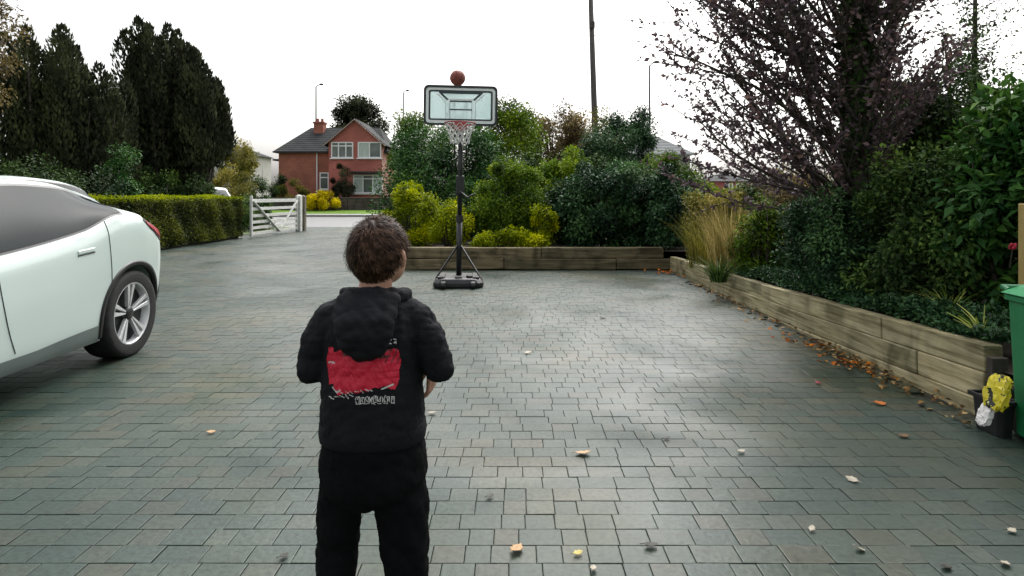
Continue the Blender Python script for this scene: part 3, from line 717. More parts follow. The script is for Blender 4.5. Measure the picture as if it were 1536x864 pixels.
# ------------------------------------------------------------------ green bin, crate, bags, post by the wall end
M['bin'] = pmat('green bin plastic', [(.012, .16, .055), (.02, .21, .075)], 4, .42, .1, 50)
M['binlid'] = pmat('green bin lid plastic', [(.015, .23, .08), (.025, .28, .10)], 4, .4, .1, 50)
bx_, by_ = 3.09, 3.13
bn = empty('wheelie_bin', (bx_, by_, 0), math.radians(-6), 'green plastic wheelie bin at the right edge of the drive', 'bin')
def taper(m, w0, d0, w1, d1, z0, z1, ch=.04):
    def rg(w, d, z): return [(-w+ch, -d, z), (w-ch, -d, z), (w, -d+ch, z), (w, d-ch, z), (w-ch, d, z), (-w+ch, d, z), (-w, d-ch, z), (-w, -d+ch, z)]
    V = rg(w0, d0, z0)+rg(w1, d1, z1); return m.add(V, [tuple(range(8))[::-1], tuple(range(8, 16))]+[(k, (k+1) % 8, 8+(k+1) % 8, 8+k) for k in range(8)])
taper(MB(), .262, .28, .285, .31, .03, .80).build('bin_body', M['bin'], bn, bevel=.012, seg=2)
taper(MB(), .298, .325, .298, .325, .785, .822).build('bin_rim', M['bin'], bn, bevel=.006)
lid = taper(MB(), .315, .345, .25, .28, .826, .872, .05).build('bin_lid', M['binlid'], bn, bevel=.01, seg=2)
MB().tube([(-.22, .36, .83), (-.22, .42, .84), (.22, .42, .84), (.22, .36, .83)], .016, 8).build('bin_handle', M['bin'], bn)
for s in (-1, 1): MB().lathe([(0, -.025), (.095, -.025), (.1, 0), (.095, .025), (0, .025)], 20, 'x', (s*.2, .26, .10)).build('bin_wheel', M['black'], bn, sm=True)
MB().box((0, -.288, .45), (.22, .012, .16), Matrix.Rotation(math.radians(4), 3, 'X')).build('front_panel', M['bin'], bn, bevel=.004)
cr_ = empty('recycling_crate', (2.81, 3.50, 0), math.radians(4), 'black plastic crate between the sleeper wall and the green bin', 'crate')
taper(MB(), .045, .09, .055, .105, 0, .20, .02).build('crate_body', M['black'], cr_, bevel=.006)
rimm = MB()
for a, b in (((-.058, -.11), (.058, -.11)), ((.058, -.11), (.058, .11)), ((.058, .11), (-.058, .11)), ((-.058, .11), (-.058, -.11))): rimm.bar((a[0], a[1], .205), (b[0], b[1], .205), .016, .02)
rimm.build('crate_rim', M['black'], cr_)
def crumple(name, c, r, mat, seed, amp=.25, nu=13, nv=9, tilt=0):
    m = MB().ellipsoid((0, 0, 0), r, nu, nv); q = random.Random(seed); V = []; seen = {}
    for p in m.v:
        p = Vector(p); key = tuple(round(t, 5) for t in p)
        if key not in seen:
            d = Vector((p.x/r[0], p.y/r[1], p.z/r[2])); k = max(abs(t) for t in d); d2 = d.lerp(d/k, .6)
            seen[key] = (d2.x*r[0]*(1+q.gauss(0, amp)), d2.y*r[1]*(1+q.gauss(0, amp)), d2.z*r[2]*(1+q.gauss(0, amp*.6)))
        V.append(seen[key])
    m.v = V; me = m.mesh(name); bm = bmesh.new(); bm.from_mesh(me); bmesh.ops.subdivide_edges(bm, edges=bm.edges, cuts=1, use_grid_fill=True)
    for v in bm.verts: v.co += Vector((q.gauss(0, .06)*r[0], q.gauss(0, .06)*r[1], q.gauss(0, .06)*r[2]))
    bm.to_mesh(me); bm.free(); o = link(name, me, mat); o.location = c; o.rotation_euler = (0, tilt, .3); return o
mt, n, l, b = newmat('yellow printed bag'); nz = noise(n, l, 22, 3); r = ramp(n, [(.62, .52, .02), (.68, .60, .03), (.02, .02, .015), (.7, .68, .3)], [.0, .55, .58, .72]); r.color_ramp.interpolation = 'CONSTANT'
l.new(nz.outputs[0], r.inputs[0]); l.new(r.outputs[0], b.inputs['Base Color']); b.inputs['Roughness'].default_value = .35; M['bag'] = mt
M['bagwhite'] = pmat('white bag', [(.62, .60, .58), (.75, .73, .72)], 12, .45)
tag(crumple('carrier_bag', (2.72, 3.36, .28), (.035, .06, .095), M['bag'], 3, .10, tilt=.35), 'yellow crumpled plastic bag on the black crate', 'bag')
tag(crumple('paper_bag', (2.665, 3.38, .15), (.02, .035, .065), M['bagwhite'], 8, .12, tilt=.5), 'small white crumpled bag beside the black crate', 'bag')
M['freshpost'] = pmat('yellow brown timber', [(.32, .22, .07), (.45, .33, .12)], 4, .7, .3, 25, stretch=(3, 3, .4))
o = MB().prism([(-.05, -.05), (.05, -.05), (.05, .05), (-.05, .05)], .2, 1.33).build('timber_post', M['freshpost'], bevel=.006); o.location = (3.42, 3.95, 0); tag(o, 'yellow brown timber post standing behind the green bin', 'post')

# ------------------------------------------------------------------ house across the road
def brickmat(name, c1, c2, mortar, sc_=1.0):
    m, n, l, b = newmat(name); tc = n.new('ShaderNodeTexCoord'); mp = n.new('ShaderNodeMapping'); mp.inputs['Rotation'].default_value = (math.pi/2, 0, 0)
    br = n.new('ShaderNodeTexBrick'); br.inputs['Scale'].default_value = sc_; br.inputs['Color1'].default_value = c4(c1); br.inputs['Color2'].default_value = c4(c2); br.inputs['Mortar'].default_value = c4(mortar)
    br.inputs['Brick Width'].default_value = .225; br.inputs['Row Height'].default_value = .075; br.inputs['Mortar Size'].default_value = .008
    l.new(tc.outputs['Object'], mp.inputs[0]); l.new(mp.outputs[0], br.inputs[0])
    nz = noise(n, l, .8, 4); rr = ramp(n, [(.75, .75, .75), (1.15, 1.15, 1.15)], [.3, .7]); l.new(nz.outputs[0], rr.inputs[0])
    mx = n.new('ShaderNodeMix'); mx.data_type = 'RGBA'; mx.blend_type = 'MULTIPLY'; mx.inputs[0].default_value = 1; l.new(br.outputs[0], mx.inputs[6]); l.new(rr.outputs[0], mx.inputs[7]); l.new(mx.outputs[2], b.inputs['Base Color'])
    b.inputs['Roughness'].default_value = .85; return m
M['brick'] = brickmat('red brick', (.29, .075, .045), (.38, .11, .065), (.26, .18, .14))
M['brick2'] = brickmat('pink red brick', (.38, .085, .068), (.46, .12, .09), (.32, .20, .17))
def tilemat(name, c1, c2):
    m, n, l, b = newmat(name); tc = n.new('ShaderNodeTexCoord'); w = n.new('ShaderNodeTexWave'); w.bands_direction = 'Z'; w.inputs['Scale'].default_value = 1.6; w.inputs['Distortion'].default_value = .6; w.inputs['Detail'].default_value = 3
    l.new(tc.outputs['Object'], w.inputs[0]); nz = noise(n, l, 1.3, 6); r = ramp(n, [c1, c2], [.3, .7]); l.new(nz.outputs[0], r.inputs[0]); l.new(r.outputs[0], b.inputs['Base Color'])
    bp = n.new('ShaderNodeBump'); bp.inputs['Strength'].default_value = .6; bp.inputs['Distance'].default_value = .05; l.new(w.outputs[0], bp.inputs['Height']); l.new(bp.outputs[0], b.inputs['Normal']); b.inputs['Roughness'].default_value = .85; b.inputs['Specular IOR Level'].default_value = .15; return m
M['rooftile'] = tilemat('grey roof tile', (.022, .025, .026), (.042, .045, .046))
M['paneglass'] = pmat('window glass', [(.07, .09, .09), (.16, .19, .18)], 1.2, .08, spec=.8)
M['curtain'] = pmat('pale curtain behind glass', [(.35, .42, .40), (.5, .56, .53)], 3, .3, stretch=(6, 1, .3))
HY0 = 50.0; S_ = HY0/F
def HX(px): return (px-CX)*S_
def HZ(py): return HC+(HY-py)*S_
house = empty('brick_house', (HX(492), HY0+4, 0), 0, 'red brick house with grey hipped roof and front gable across the road', 'house')
hox, hoy = -HX(492), -(HY0+4)
def hp(x, y, z): return (x+hox, y+hoy, z)
x0, x1, x2 = HX(411), HX(573), HX(493); ze = HZ(226); zr = HZ(182); yf, yb_ = HY0+1.0, HY0+8.5
def hbox(a, b): 
    c = [(a[i]+b[i])/2 for i in range(3)]; return MB().box(hp(*c), [abs(b[i]-a[i]) for i in range(3)])
hbox((x0, yf, -.1), (x1-.05, yb_, ze)).build('wall', M['brick'], house)
ym = (yf+yb_)/2; e = .35; xr = HX(438)
rf = MB().add([hp(x0-e, yf-e, ze), hp(x1+e, yf-e, ze), hp(x1+e, yb_+e, ze), hp(x0-e, yb_+e, ze), hp(xr, ym, zr), hp(x1-1.2, ym, zr),
               hp(x0-e, yf-e, ze-.12), hp(x1+e, yf-e, ze-.12), hp(x1+e, yb_+e, ze-.12), hp(x0-e, yb_+e, ze-.12)],
              [(0, 1, 5, 4), (1, 2, 5), (2, 3, 4, 5), (3, 0, 4), (0, 6, 7, 1), (1, 7, 8, 2), (2, 8, 9, 3), (3, 9, 6, 0), (6, 9, 8, 7)]).build('roof', M['rooftile'], house)
ch = MB().box((0, 0, 0), (.85, .9, 1.9)).box((0, 0, .98), (1.0, 1.05, .14)).build('chimney', M['brick'], rf); ch.location = hp(HX(478)*1.075, ym-.6, HZ(182)*1.05-1.0)
for dx in (-.2, .2):
    cp_ = MB().lathe([(.10, 0), (.13, .05), (.11, .32), (.08, .33)], 12, 'z').build('chimney_pot', M['brick2'], rf); cp_.location = hp(HX(478)*1.075+dx, ym-.6, HZ(182)*1.05+.05)
zg = HZ(178); zge = HZ(212); xa = HX(533)
gw = MB().prism([(x2+hox, -.1), (x1+hox, -.1), (x1+hox, zge), (xa+hox, zg-.12), (x2+hox, zge)], HY0+hoy, yf+1.5+hoy, 'y').build('gable_wall', M['brick2'], house)
gr_ = MB(); 
for s, xe in ((-1, x2-.35), (1, x1+.35)):
    sl = (zg-zge)/(xa-x2); zz = zg-sl*abs(xa-xe)
    gr_.add([hp(xa, HY0-.3, zg), hp(xe, HY0-.3, zz), hp(xe, ym, zz), hp(xa, ym, zg), hp(xa, HY0-.3, zg-.1), hp(xe, HY0-.3, zz-.1), hp(xe, ym, zz-.1), hp(xa, ym, zg-.1)],
            [(0, 1, 2, 3), (4, 7, 6, 5), (0, 4, 5, 1), (1, 5, 6, 2), (2, 6, 7, 3), (3, 7, 4, 0)])
grf = gr_.build('gable_roof', M['rooftile'], house)
M['barge'] = pmat('pale pink bargeboard', [(.45, .34, .32), (.55, .44, .41)], 3, .6)
for s, xe in ((-1, x2-.35), (1, x1+.35)):
    zz = zg-(zg-zge)/(xa-x2)*abs(xa-xe); MB().bar(hp(xa, HY0-.33, zg-.10), hp(xe, HY0-.33, zz-.10), .04, .17, (0, 1, 0)).build('bargeboard', M['barge'], grf)
def window(pxa, pxb, pya, pyb, Y, cols, transom, mat):
    xa_, xb_, za, zb_ = HX(pxa), HX(pxb), HZ(pyb), HZ(pya); w = MB(); t = .09
    for x in [xa_+t/2, xb_-t/2]+[xa_+(xb_-xa_)*k/cols for k in range(1, cols)]: w.box(hp(x, Y-.03, (za+zb_)/2), (t, .1, zb_-za))
    for z in [za+t/2, zb_-t/2]+([zb_-(zb_-za)*transom] if transom else []): w.box(hp((xa_+xb_)/2, Y-.03, z), (xb_-xa_-2*t*.9, .096, t))
    f = w.build('window', M['white'], house)
    for k in range(cols):
        a, b = xa_+(xb_-xa_)*k/cols, xa_+(xb_-xa_)*(k+1)/cols
        MB().box(hp((a+b)/2, Y-.005, (za+zb_)/2), (b-a-.02, .012, zb_-za-.05)).build('pane', mat[k % len(mat)], f)
    MB().box(hp((xa_+xb_)/2, Y-.07, za-.05), (xb_-xa_+.16, .22, .08)).build('sill', M['white'], f)
window(497, 530, 213, 237, HY0, 3, .25, [M['paneglass']])
window(537, 572, 213, 237, HY0, 2, .0, [M['curtain'], M['paneglass']])
window(530, 574, 262, 290, HY0, 3, .22, [M['curtain'], M['paneglass']])
window(474, 488, 258, 284, yf, 1, .3, [M['paneglass']])
MB().box(hp(HX(552), HY0-.35, HZ(259)), (2.7, .8, .14)).build('bay_canopy', M['rooftile'], house)
MB().tube([hp(HX(470), yf-.08, ze-.1), hp(HX(470), yf-.08, .3)], .055, 8).build('downpipe', M['white'], house)
MB().bar(hp(x0-e, yf-e-.06, ze-.06), hp(x2, yf-e-.06, ze-.06), .11, .11).build('gutter', M['trim'], house)
MB().box(hp(HX(505), HY0+.55, 1.35), (.9, .1, 2.1)).build('front_door', M['trim'], house)
hbox((HX(398), yf+2, -.1), (x0-.02, yb_-1, HZ(238))).build('garage_wall', M['brick'], house)
MB().box(hp((HX(398)+x0)/2-.1, yf+3.6, HZ(237)), (1.3, 4.3, .14)).build('garage_roof', M['rooftile'], house)
o = MB().tube([(0, 0, 0), (0, 0, 3.9)], [.05, .045], 8).build('white_pole', M['white']); o.location = (HX(401), HY0-1, .1); tag(o, 'thin white pole beside the left end of the brick house', 'pole')
M['bankwall'] = pmat('dark mossy wall stone', [(.03, .028, .026), (.07, .06, .055), (.10, .085, .075)], 2.2, .9, .8, 9)
gwall = empty('garden_wall', (-20, 46.2, 0), 0, 'low dark stone garden wall in front of the brick house', 'wall')
xx = -38.0
while xx < -8:
    L = rnd.uniform(1.0, 2.2)
    for zi in range(3):
        MB().box((xx+L/2+20, rnd.uniform(-.03, .03), .28+.3*zi+.15), (L-.03, .4, .285)).build('stone', M['bankwall'], gwall, bevel=.03)
    xx += L
MB().box((-3, 0, 1.22), (30, .48, .09)).build('coping', M['bankwall'], gwall, bevel=.02)

# second far buildings
def small_house(name, label, px0, px1, pye, pyr, Y, wallm, roofm, hip=1.5, wins=()):
    s = Y/F; x0, x1 = (px0-CX)*s, (px1-CX)*s; ze, zr = HC+(HY-pye)*s, HC+(HY-pyr)*s
    xm = (x0+x1)/2; root = empty(name, (xm, Y+3, 0), 0, label, 'house'); hw = (x1-x0)/2
    MB().box((0, 0, ze/2), (2*hw, 6, ze)).build('wall', wallm, root)
    MB().add([(-hw-.3, -3.3, ze), (hw+.3, -3.3, ze), (hw+.3, 3.3, ze), (-hw-.3, 3.3, ze), (-hw+hip, 0, zr), (hw-hip, 0, zr)], [(0, 1, 5, 4), (1, 2, 5), (2, 3, 4, 5), (3, 0, 4), (0, 3, 2, 1)]).build('roof', roofm, root)
    for (a, b, c, d) in wins:
        w = MB(); xa, xb, za, zb = (a-CX)*s-xm, (b-CX)*s-xm, HC+(HY-d)*s, HC+(HY-c)*s; t = .1
        for x in (xa, (xa+xb)/2, xb): w.box((x, -3.04, (za+zb)/2), (t, .1, zb-za))
        for z in (za, zb): w.box(((xa+xb)/2, -3.04, z), (xb-xa+t, .09, t))
        f = w.build('window', M['white'], root); MB().box(((xa+xb)/2, -3.015, (za+zb)/2), (xb-xa, .02, zb-za)).build('pane', M['paneglass'], f)
    return root
M['render'] = pmat('cream render', [(.42, .41, .38), (.52, .50, .47)], 2, .8)
M['greyroof'] = tilemat('pale grey roof tile', (.12, .13, .135), (.18, .19, .19))
small_house('pale_house', 'pale rendered house half hidden by trees left of the brick house', 300, 372, 232, 214, 62, M['render'], M['rooftile'], 2.5, [(305, 320, 240, 252), (328, 345, 240, 252)])
small_house('grey_roofed_house', 'house with a pale grey roof rising above the dark shrubs', 935, 1035, 232, 195, 34, M['render'], M['greyroof'], 1.3, [(960, 975, 240, 255)])
small_house('low_brick_house', 'low orange brick house glimpsed under the plum tree', 1072, 1135, 272, 258, 42, M['brick2'], M['rooftile'], 1.5, [(1088, 1098, 276, 286), (1104, 1116, 276, 286)])

# ------------------------------------------------------------------ poles
M['polewood'] = pmat('telegraph pole timber', [(.05, .045, .045), (.10, .09, .085)], 5, .85, .4, 30, stretch=(3, 3, .3))
M['galv'] = pmat('galvanised steel', [(.05, .055, .06), (.08, .085, .09)], 4, .7, spec=.2)
tp0 = at(897, 294, 30); tp1 = at(887.5, 0, 30)
tpo = empty('telegraph_pole', (tp0.x, 30, 0), 0, 'dark wooden telegraph pole rising behind the shrubs', 'pole')
d = Vector((tp1.x-tp0.x, 0, tp1.z-HC)); d.normalize()
MB().tube([(-d.x*1.4, 0, -.3), d*4.0, d*12.2], [.175, .16, .12], 12).build('shaft', M['polewood'], tpo, sm=True)
q = d*9.9; MB().box((q.x, -.14, q.z), (.28, .16, .34)).build('junction_box', M['polewood'], tpo, bevel=.02)
for s in (-1, 1): MB().tube([(q.x+s*.14, 0, q.z-.5), (q.x+s*.2, 0, q.z-.5), (q.x+s*.2, 0, q.z-.4)], .02, 6).build('step_iron', M['galv'], tpo)
def lamp(px, pyt, Y, label, arm, rad=.085):
    t = at(px, pyt, Y); root = empty('street_lamp', (t.x, Y, 0), 0, label, 'street lamp', 'street lamps')
    MB().tube([(0, 0, 0), (0, 0, 1.2), (0, 0, 1.25), (0, 0, t.z)], [rad*1.6, rad*1.6, rad, rad*.7], 10).build('column', M['galv'], root)
    MB().tube([(0, 0, t.z-.05), (arm*.3, 0, t.z+.12), (arm*.7, 0, t.z+.2)], rad*.5, 8).build('arm', M['galv'], root)
    MB().ellipsoid((arm*.95, 0, t.z+.22), (abs(arm)*.38, .14, .10), 14, 8).build('lantern', M['galv'], root, sm=True)
lamp(474, 130, 58, 'thin street lamp rising above the chimney of the brick house', .55)
lamp(605, 139, 62, 'small street lamp just left of the basketball backboard', .45)
lamp(974.5, 98, 40, 'tall grey street lamp between the telegraph pole and plum tree', .5, .08)

# ------------------------------------------------------------------ trees on the left
def cypress(name, label, x, y, spires, n_per, mat, leaf=.16, z0=0.0, group=None):
    """columnar evergreen: many upright spires, each a spindle of upright sprays"""
    root = empty(name, (x, y, z0), 0, label, 'tree', group)
    mb = MB(); top = max(s[2] for s in spires)
    mb.tube([(0, 0, -.2), (0, 0, top*.4), (.05, 0, top*.8)], [.28, .18, .05], 8)
    Ps = []; Ts = []; Os = []
    for (sx, sy, h, r, *zb0) in spires:
        k = int(n_per*h*r); z = NR.uniform(0.02, 1, k); prof = np.sin(np.clip(z, 0, 1)**.75*math.pi*.93+.18)**.75
        prof = np.maximum(prof, .75)*np.clip((1-z)/.14, 0, 1)**.55+.02
        a = NR.uniform(0, 2*math.pi, k); rr = r*prof*(.55+.5*NR.uniform(0, 1, k)**.6)
        z = z if not zb0 else zb0[0]/h+z*(1-zb0[0]/h); P = np.stack([sx+rr*np.cos(a), sy+rr*np.sin(a), z*h], 1); Ps.append(P)
        Os.append(np.stack([np.cos(a), np.sin(a), 0*a], 1)); tb = NR.uniform(.25, .6); Ts.append(tb+.25*np.sin(z*h*3+a*2)+NR.normal(0, .15, k))
        mb.tube([(sx*.3, sy*.3, .2), (sx*.8, sy*.8, h*.4), (sx, sy, h*.93)], [.07, .05, .01], 5)
    mb.build('trunk', M['bark'], root, sm=True, fix=False)
    P = np.concatenate(Ps); O = np.concatenate(Os); T = np.concatenate(Ts); n = len(P)
    D = O*.45+unit(n)*.35+np.array([0, 0, 1.0]); U = O+unit(n)*.6; L = leaf*NR.uniform(.6, 1.5, n)
    leaf_mesh('crown', P, D, U, L, L*.42, T, mat, root)
    return root
Y1 = 23.0; sA = Y1/F
tops = [(196, 86), (206, 40), (216, 30), (229, 42), (240, 52), (250, 40), (262, 48), (272, 66), (284, 74), (297, 82), (306, 100), (312, 118), (317, 142)]
sp = []
cxA = wx(262, Y1)
for px, py in tops:
    for j in range(3): sp.append((wx(px, Y1)-cxA+rnd.uniform(-.15, .15), rnd.uniform(-1.0, 1.0), wz(py, Y1)*(1 if j == 0 else rnd.uniform(.8, .97)), rnd.uniform(.42, .6))+((max(0, (px-268)/14*.75)+.3,) if px > 268 else ()))
cypress('cypress_tree', 'tall dark cypress with spiky top, right one of the pair behind the hedge', cxA, Y1, sp, 520, L_['conifer'])
Y2 = 19.0; cxB = wx(95, Y2); sp = []
for px, py in [(-10, 70), (8, 84), (24, 60), (36, 72), (48, 58), (60, 66), (72, 52), (84, 64), (98, 58), (110, 72), (122, 50), (134, 78), (146, 96), (158, 118), (170, 132), (182, 150)]:
    for j in range(2): sp.append((wx(px, Y2)-cxB+rnd.uniform(-.12, .12), rnd.uniform(-.9, .9), wz(py, Y2)*(1 if j == 0 else rnd.uniform(.75, .95)), rnd.uniform(.38, .55)))
cypress('cypress_tree', 'broad dark cypress screen at far left behind the parked cars', cxB, Y2, sp, 600, L_['conifer'], .14)

def tree(name, label, x, y, z0, th, cc, r, n, leaf, mat, k=60, cr=.5, nb=14, rad=.12, aspect=.5, group=None, cat='tree', droop=.2):
    root = empty(name, (x, y, z0), 0, label, cat, group); mb = MB()
    mb.tube(bend_path((0, 0, -.1), (cc[0]*.2, cc[1]*.2, 1), th, 4, .02, .05), [rad*1.2, rad, rad*.9, rad*.8, rad*.7], 8)
    for i in range(nb):
        d = Vector((rnd.gauss(0, 1), rnd.gauss(0, 1), rnd.uniform(.2, 1.4))).normalized(); e = Vector(cc)+Vector((d.x*r[0]*.8, d.y*r[1]*.8, (d.z*2-1)*r[2]*.7))
        b = Vector((0, 0, th*rnd.uniform(.6, .98))); m = b.lerp(e, .5)+Vector((0, 0, .15*r[2])); mb.tube([b, m, e], [rad*.5, rad*.3, rad*.08], 5)
    mb.build('trunk', M['bark'], root, sm=True, fix=False)
    foliage('crown', cc, r, n, k, cr, leaf, mat, root, aspect, droop=droop); return root
tree('broadleaf_tree', 'pale leaved tree at the top left corner', wx(-40, 15), 15, 0, 3.0, (0, 0, 5.2), (.75, 1.0, 1.7), 6000, .10, L_['bronze'], 40, .45)
tree('broadleaf_tree', 'small grey green tree left of the brick house', wx(354, 44), 44, 0, 2.2, (0, 0, 3.9), (1.5, 1.3, 1.5), 7000, .16, L_['olive'], 30, .5)
shrub('round_bush', 'dark rounded bush beyond the hedge near the gate', 'bush', wx(383, 36), 36, 0, (1.0, .9, 1.35), 7000, .11, L_['dark'], 26)
shrub('round_bush', 'olive bush in front of the pale house', 'bush', wx(350, 34), 34, 0, (1.3, 1, 1.6), 7000, .12, L_['olive'], 26)
shrub('round_bush', 'dark green bush under the tall cypress', 'bush', wx(228, 20.5), 20.5, 0, (1.1, .9, 1.25), 9000, .08, L_['dark'], 26)
shrub('ivy_bush', 'brighter green ivy bush between the two cypresses', 'bush', wx(172, 17), 17, 0, (.55, .6, 1.6), 8000, .08, L_['laurel'], 26)
shrub('round_bush', 'dark bush behind the second white car', 'bush', wx(60, 14), 14, 0, (1.9, .8, 1.25), 14000, .08, L_['dark'], 40)
shrub('round_bush', 'low dark bush beyond the hedge beside the van', 'bush', wx(282, 22), 22, 0, (1.3, .8, 1.35), 12000, .09, L_['dark'], 26)
# shrubs by the house
shrub('golden_shrub', 'bright golden yellow shrub before the brick house', 'shrub', wx(483, 45.3), 45.3, .3, (1.4, .6, .72), 6000, .12, L_['yellow'], 26, lift=.9)
shrub('round_bush', 'yellow green bush left of the white downpipe', 'bush', wx(440, 48), 48, .2, (1.1, .8, 1.35), 6000, .12, L_['olive'], 24)
shrub('round_bush', 'dark bush at the left corner of the brick house', 'bush', wx(419, 48.4), 48.4, .2, (.9, .7, 1.5), 6000, .12, L_['dark'], 24)
shrub('upright_yew', 'dark upright shrub before the house door', 'shrub', wx(512, 48.2), 48.2, .2, (.85, .7, 2.05), 7000, .12, L_['conifer'], 24)
tree('conifer_tree', 'dark bushy conifer rising behind the brick house roof', wx(536, 66), 66, 0, 8, (0, 0, 8.9), (2.5, 2.2, 3.7), 26000, .3, L_['conifer'], 60, .9, rad=.25)

# ------------------------------------------------------------------ shrub border beyond the basketball stand
B = 'shrubs in the border beyond the basketball stand'
shrub('dark_bush', 'large dark green bush right behind the backboard', 'bush', wx(665, 16.5), 16.5, .15, (1.75, 1.1, 1.85), 34000, .085, L_['laurel'], 70, group=B)
tree('green_tree', 'mid green tree left of the backboard beside the brick house', wx(628, 20), 20, .1, 1.6, (0, 0, 2.75), (.9, 1, 1.65), 20000, .09, L_['mid'], 46, .4, group=B)
shrub('lime_shrub', 'bright yellow green shrub left of the basketball pole', 'shrub', wx(618, 13.2), 13.2, .3, (.62, .55, .78), 13000, .06, L_['lime'], 46, group=B, cr=.2)
shrub('lime_shrub', 'smaller yellow green shrub directly behind the basketball pole', 'shrub', wx(672, 12.6), 12.6, .33, (.46, .4, .52), 7000, .055, L_['lime'], 30, group=B, cr=.16)
shrub('leafy_shrub', 'mid green leafy shrub right of the basketball pole', 'shrub', wx(762, 13.0), 13.0, .32, (.85, .6, .98), 24000, .06, L_['mid'], 60, group=B, cr=.24)
shrub('leafy_shrub', 'olive green upright shrub rising above the dark laurel', 'shrub', wx(845, 14.2), 14.2, .3, (.62, .6, 1.22), 16000, .07, L_['mid'], 46, group=B, cr=.25)
shrub('lime_shrub', 'small yellow green sprig in front of the dark laurel', 'shrub', wx(815, 12.1), 12.1, .34, (.24, .2, .5), 2600, .055, L_['lime'], 18, group=B, cr=.12)
shrub('laurel_bush', 'big dark glossy laurel bush beside the low sleeper edging', 'bush', wx(905, 12.6), 12.6, .28, (1.05, .85, 1.02), 34000, .075, L_['blue'], 80, group=B, cr=.27)
shrub('laurel_bush', 'dark laurel bush at the corner of the two sleeper walls', 'bush', wx(985, 12.3), 12.3, .26, (.72, .7, .88), 22000, .07, L_['blue'], 56, group=B, cr=.24)
shrub('mound_plant', 'low yellow green mound along the top of the sleeper edging', 'plant', wx(760, 11.7), 11.7, .34, (.85, .22, .17), 8000, .05, L_['lime'], 40, group=B, cr=.12, nst=5, rad=.008)
tree('background_tree', 'green tree right of the backboard above the shrubs', wx(765, 22), 22, .1, 1.9, (0, 0, 3.1), (1.35, 1.2, 1.75), 20000, .10, L_['mid'], 50, .45, group=B)
tree('background_tree', 'grey brown tree left of the telegraph pole', wx(828, 25), 25, .1, 2.2, (0, 0, 3.2), (1.75, 1.3, 1.75), 20000, .11, L_['bronze'], 50, .5, group=B)
tree('background_tree', 'bluish green conifer right of the telegraph pole', wx(930, 22), 22, .1, 1.9, (0, 0, 2.7), (1.45, 1.2, 1.75), 24000, .10, L_['blue'], 50, .45, group=B)
tree('background_tree', 'olive tree behind the telegraph pole foot', wx(885, 27), 27, .1, 2.2, (0, 0, 3.0), (1.5, 1.3, 1.95), 18000, .12, L_['olive'], 46, .5, group=B)
shrub('green_bush', 'pale green bush in front of the grey roofed house', 'bush', wx(1000, 18), 18, .2, (1.15, .8, 1.36), 22000, .08, L_['mid'], 40, group=B)

# ------------------------------------------------------------------ right hand bed
RB = 'plants in the bed behind the right sleeper wall'
px_, Yp = 1286, 6.6; tx, tz = wx(px_, Yp), .28
plum = empty('plum_tree', (tx, Yp, tz), 0, 'purple leaved tree with thick dark trunk and up swept branches on the right', 'tree')
mb = MB(); mb.tube([(0, 0, -.2), (.0, 0, .5), (-.02, 0, 1.6), (0, .02, 3.0), (.03, 0, 5.2)], [.19, .155, .15, .15, .07], 12)
mb.build('trunk', M['bark'], plum, sm=True)
LP, LD, LT = [], [], []; br = MB(); tw_ = MB()
def put_leaves(a, b, k, t0):
    for _ in range(k):
        q = a.lerp(b, rnd.random()); d = Vector((rnd.gauss(0, 1), rnd.gauss(0, 1), rnd.gauss(0, .8)))
        LP.append(q+Vector((rnd.gauss(0, .012), rnd.gauss(0, .012), rnd.gauss(0, .012)))); LD.append(d.normalized()+(b-a).normalized()*.5); LT.append(t0+rnd.gauss(0, .2))
NBR = 82
for i in range(NBR):
    h = rnd.uniform(.55, 3.6)
    if i < 58: az = rnd.gauss(math.pi, .5); el = rnd.uniform(.48, .98); L = rnd.uniform(2.0, 3.0)
    else: az = rnd.uniform(-1.5, 1.5); el = rnd.uniform(.7, 1.2); L = rnd.uniform(1.0, 1.9)
    if i < 8: h = rnd.uniform(.7, 1.2); el = rnd.uniform(.18, .5); L = rnd.uniform(1.6, 2.4)
    d = Vector((math.cos(az)*math.cos(el), math.sin(az)*math.cos(el), math.sin(el)))
    pts = bend_path((0, 0, h), d, L, 7, .05, .11); r0 = rnd.uniform(.014, .03)
    br.tube(pts, [r0*(1-.11*j) for j in range(8)], 6)
    tb = rnd.uniform(.25, .6)
    for j in range(1, 8):
        put_leaves(pts[j-1], pts[j], 8 if j > 2 else 1, tb)
        for s in range(3 if j > 2 else 1):
            dd = (pts[j]-pts[j-1]).normalized()+Vector((rnd.gauss(0, .5), rnd.gauss(0, .5), rnd.gauss(.15, .4)))
            tpnt = bend_path(pts[j-1].lerp(pts[j], rnd.random()), dd, rnd.uniform(.25, .65), 3, .03, .12)
            tw_.tube(tpnt, [.006, .005, .004, .002], 4, cap=False)
            for q in range(3): put_leaves(tpnt[q], tpnt[q+1], 5 if j > 2 else 3, tb)
br.build('branch', M['bark'], plum, sm=True, fix=False); tw_.build('twig', M['bark'], plum, fix=False)
N = len(LP); Ls = .060*NR.uniform(.6, 1.3, N)
leaf_mesh('crown', np.array(LP), np.array(LD), unit(N)+np.array([0, 0, .6]), Ls, Ls*.6, np.array(LT), L_['plum'], plum)
# ivy on the trunk
k = 3600; a = NR.uniform(0, 2*math.pi, k); z = NR.uniform(.2, 3.4, k); rr = .155+np.abs(NR.normal(0, .04, k)); O = np.stack([np.cos(a), np.sin(a), 0*a], 1)
leaf_mesh('ivy', O*rr[:, None]+np.array([0, 0, 1])*z[:, None], unit(k)+np.array([0, 0, -.4]), O+unit(k)*.5, .06*NR.uniform(.6, 1.3, k), .05, NR.uniform(0, .6, k), L_['dark'], plum)

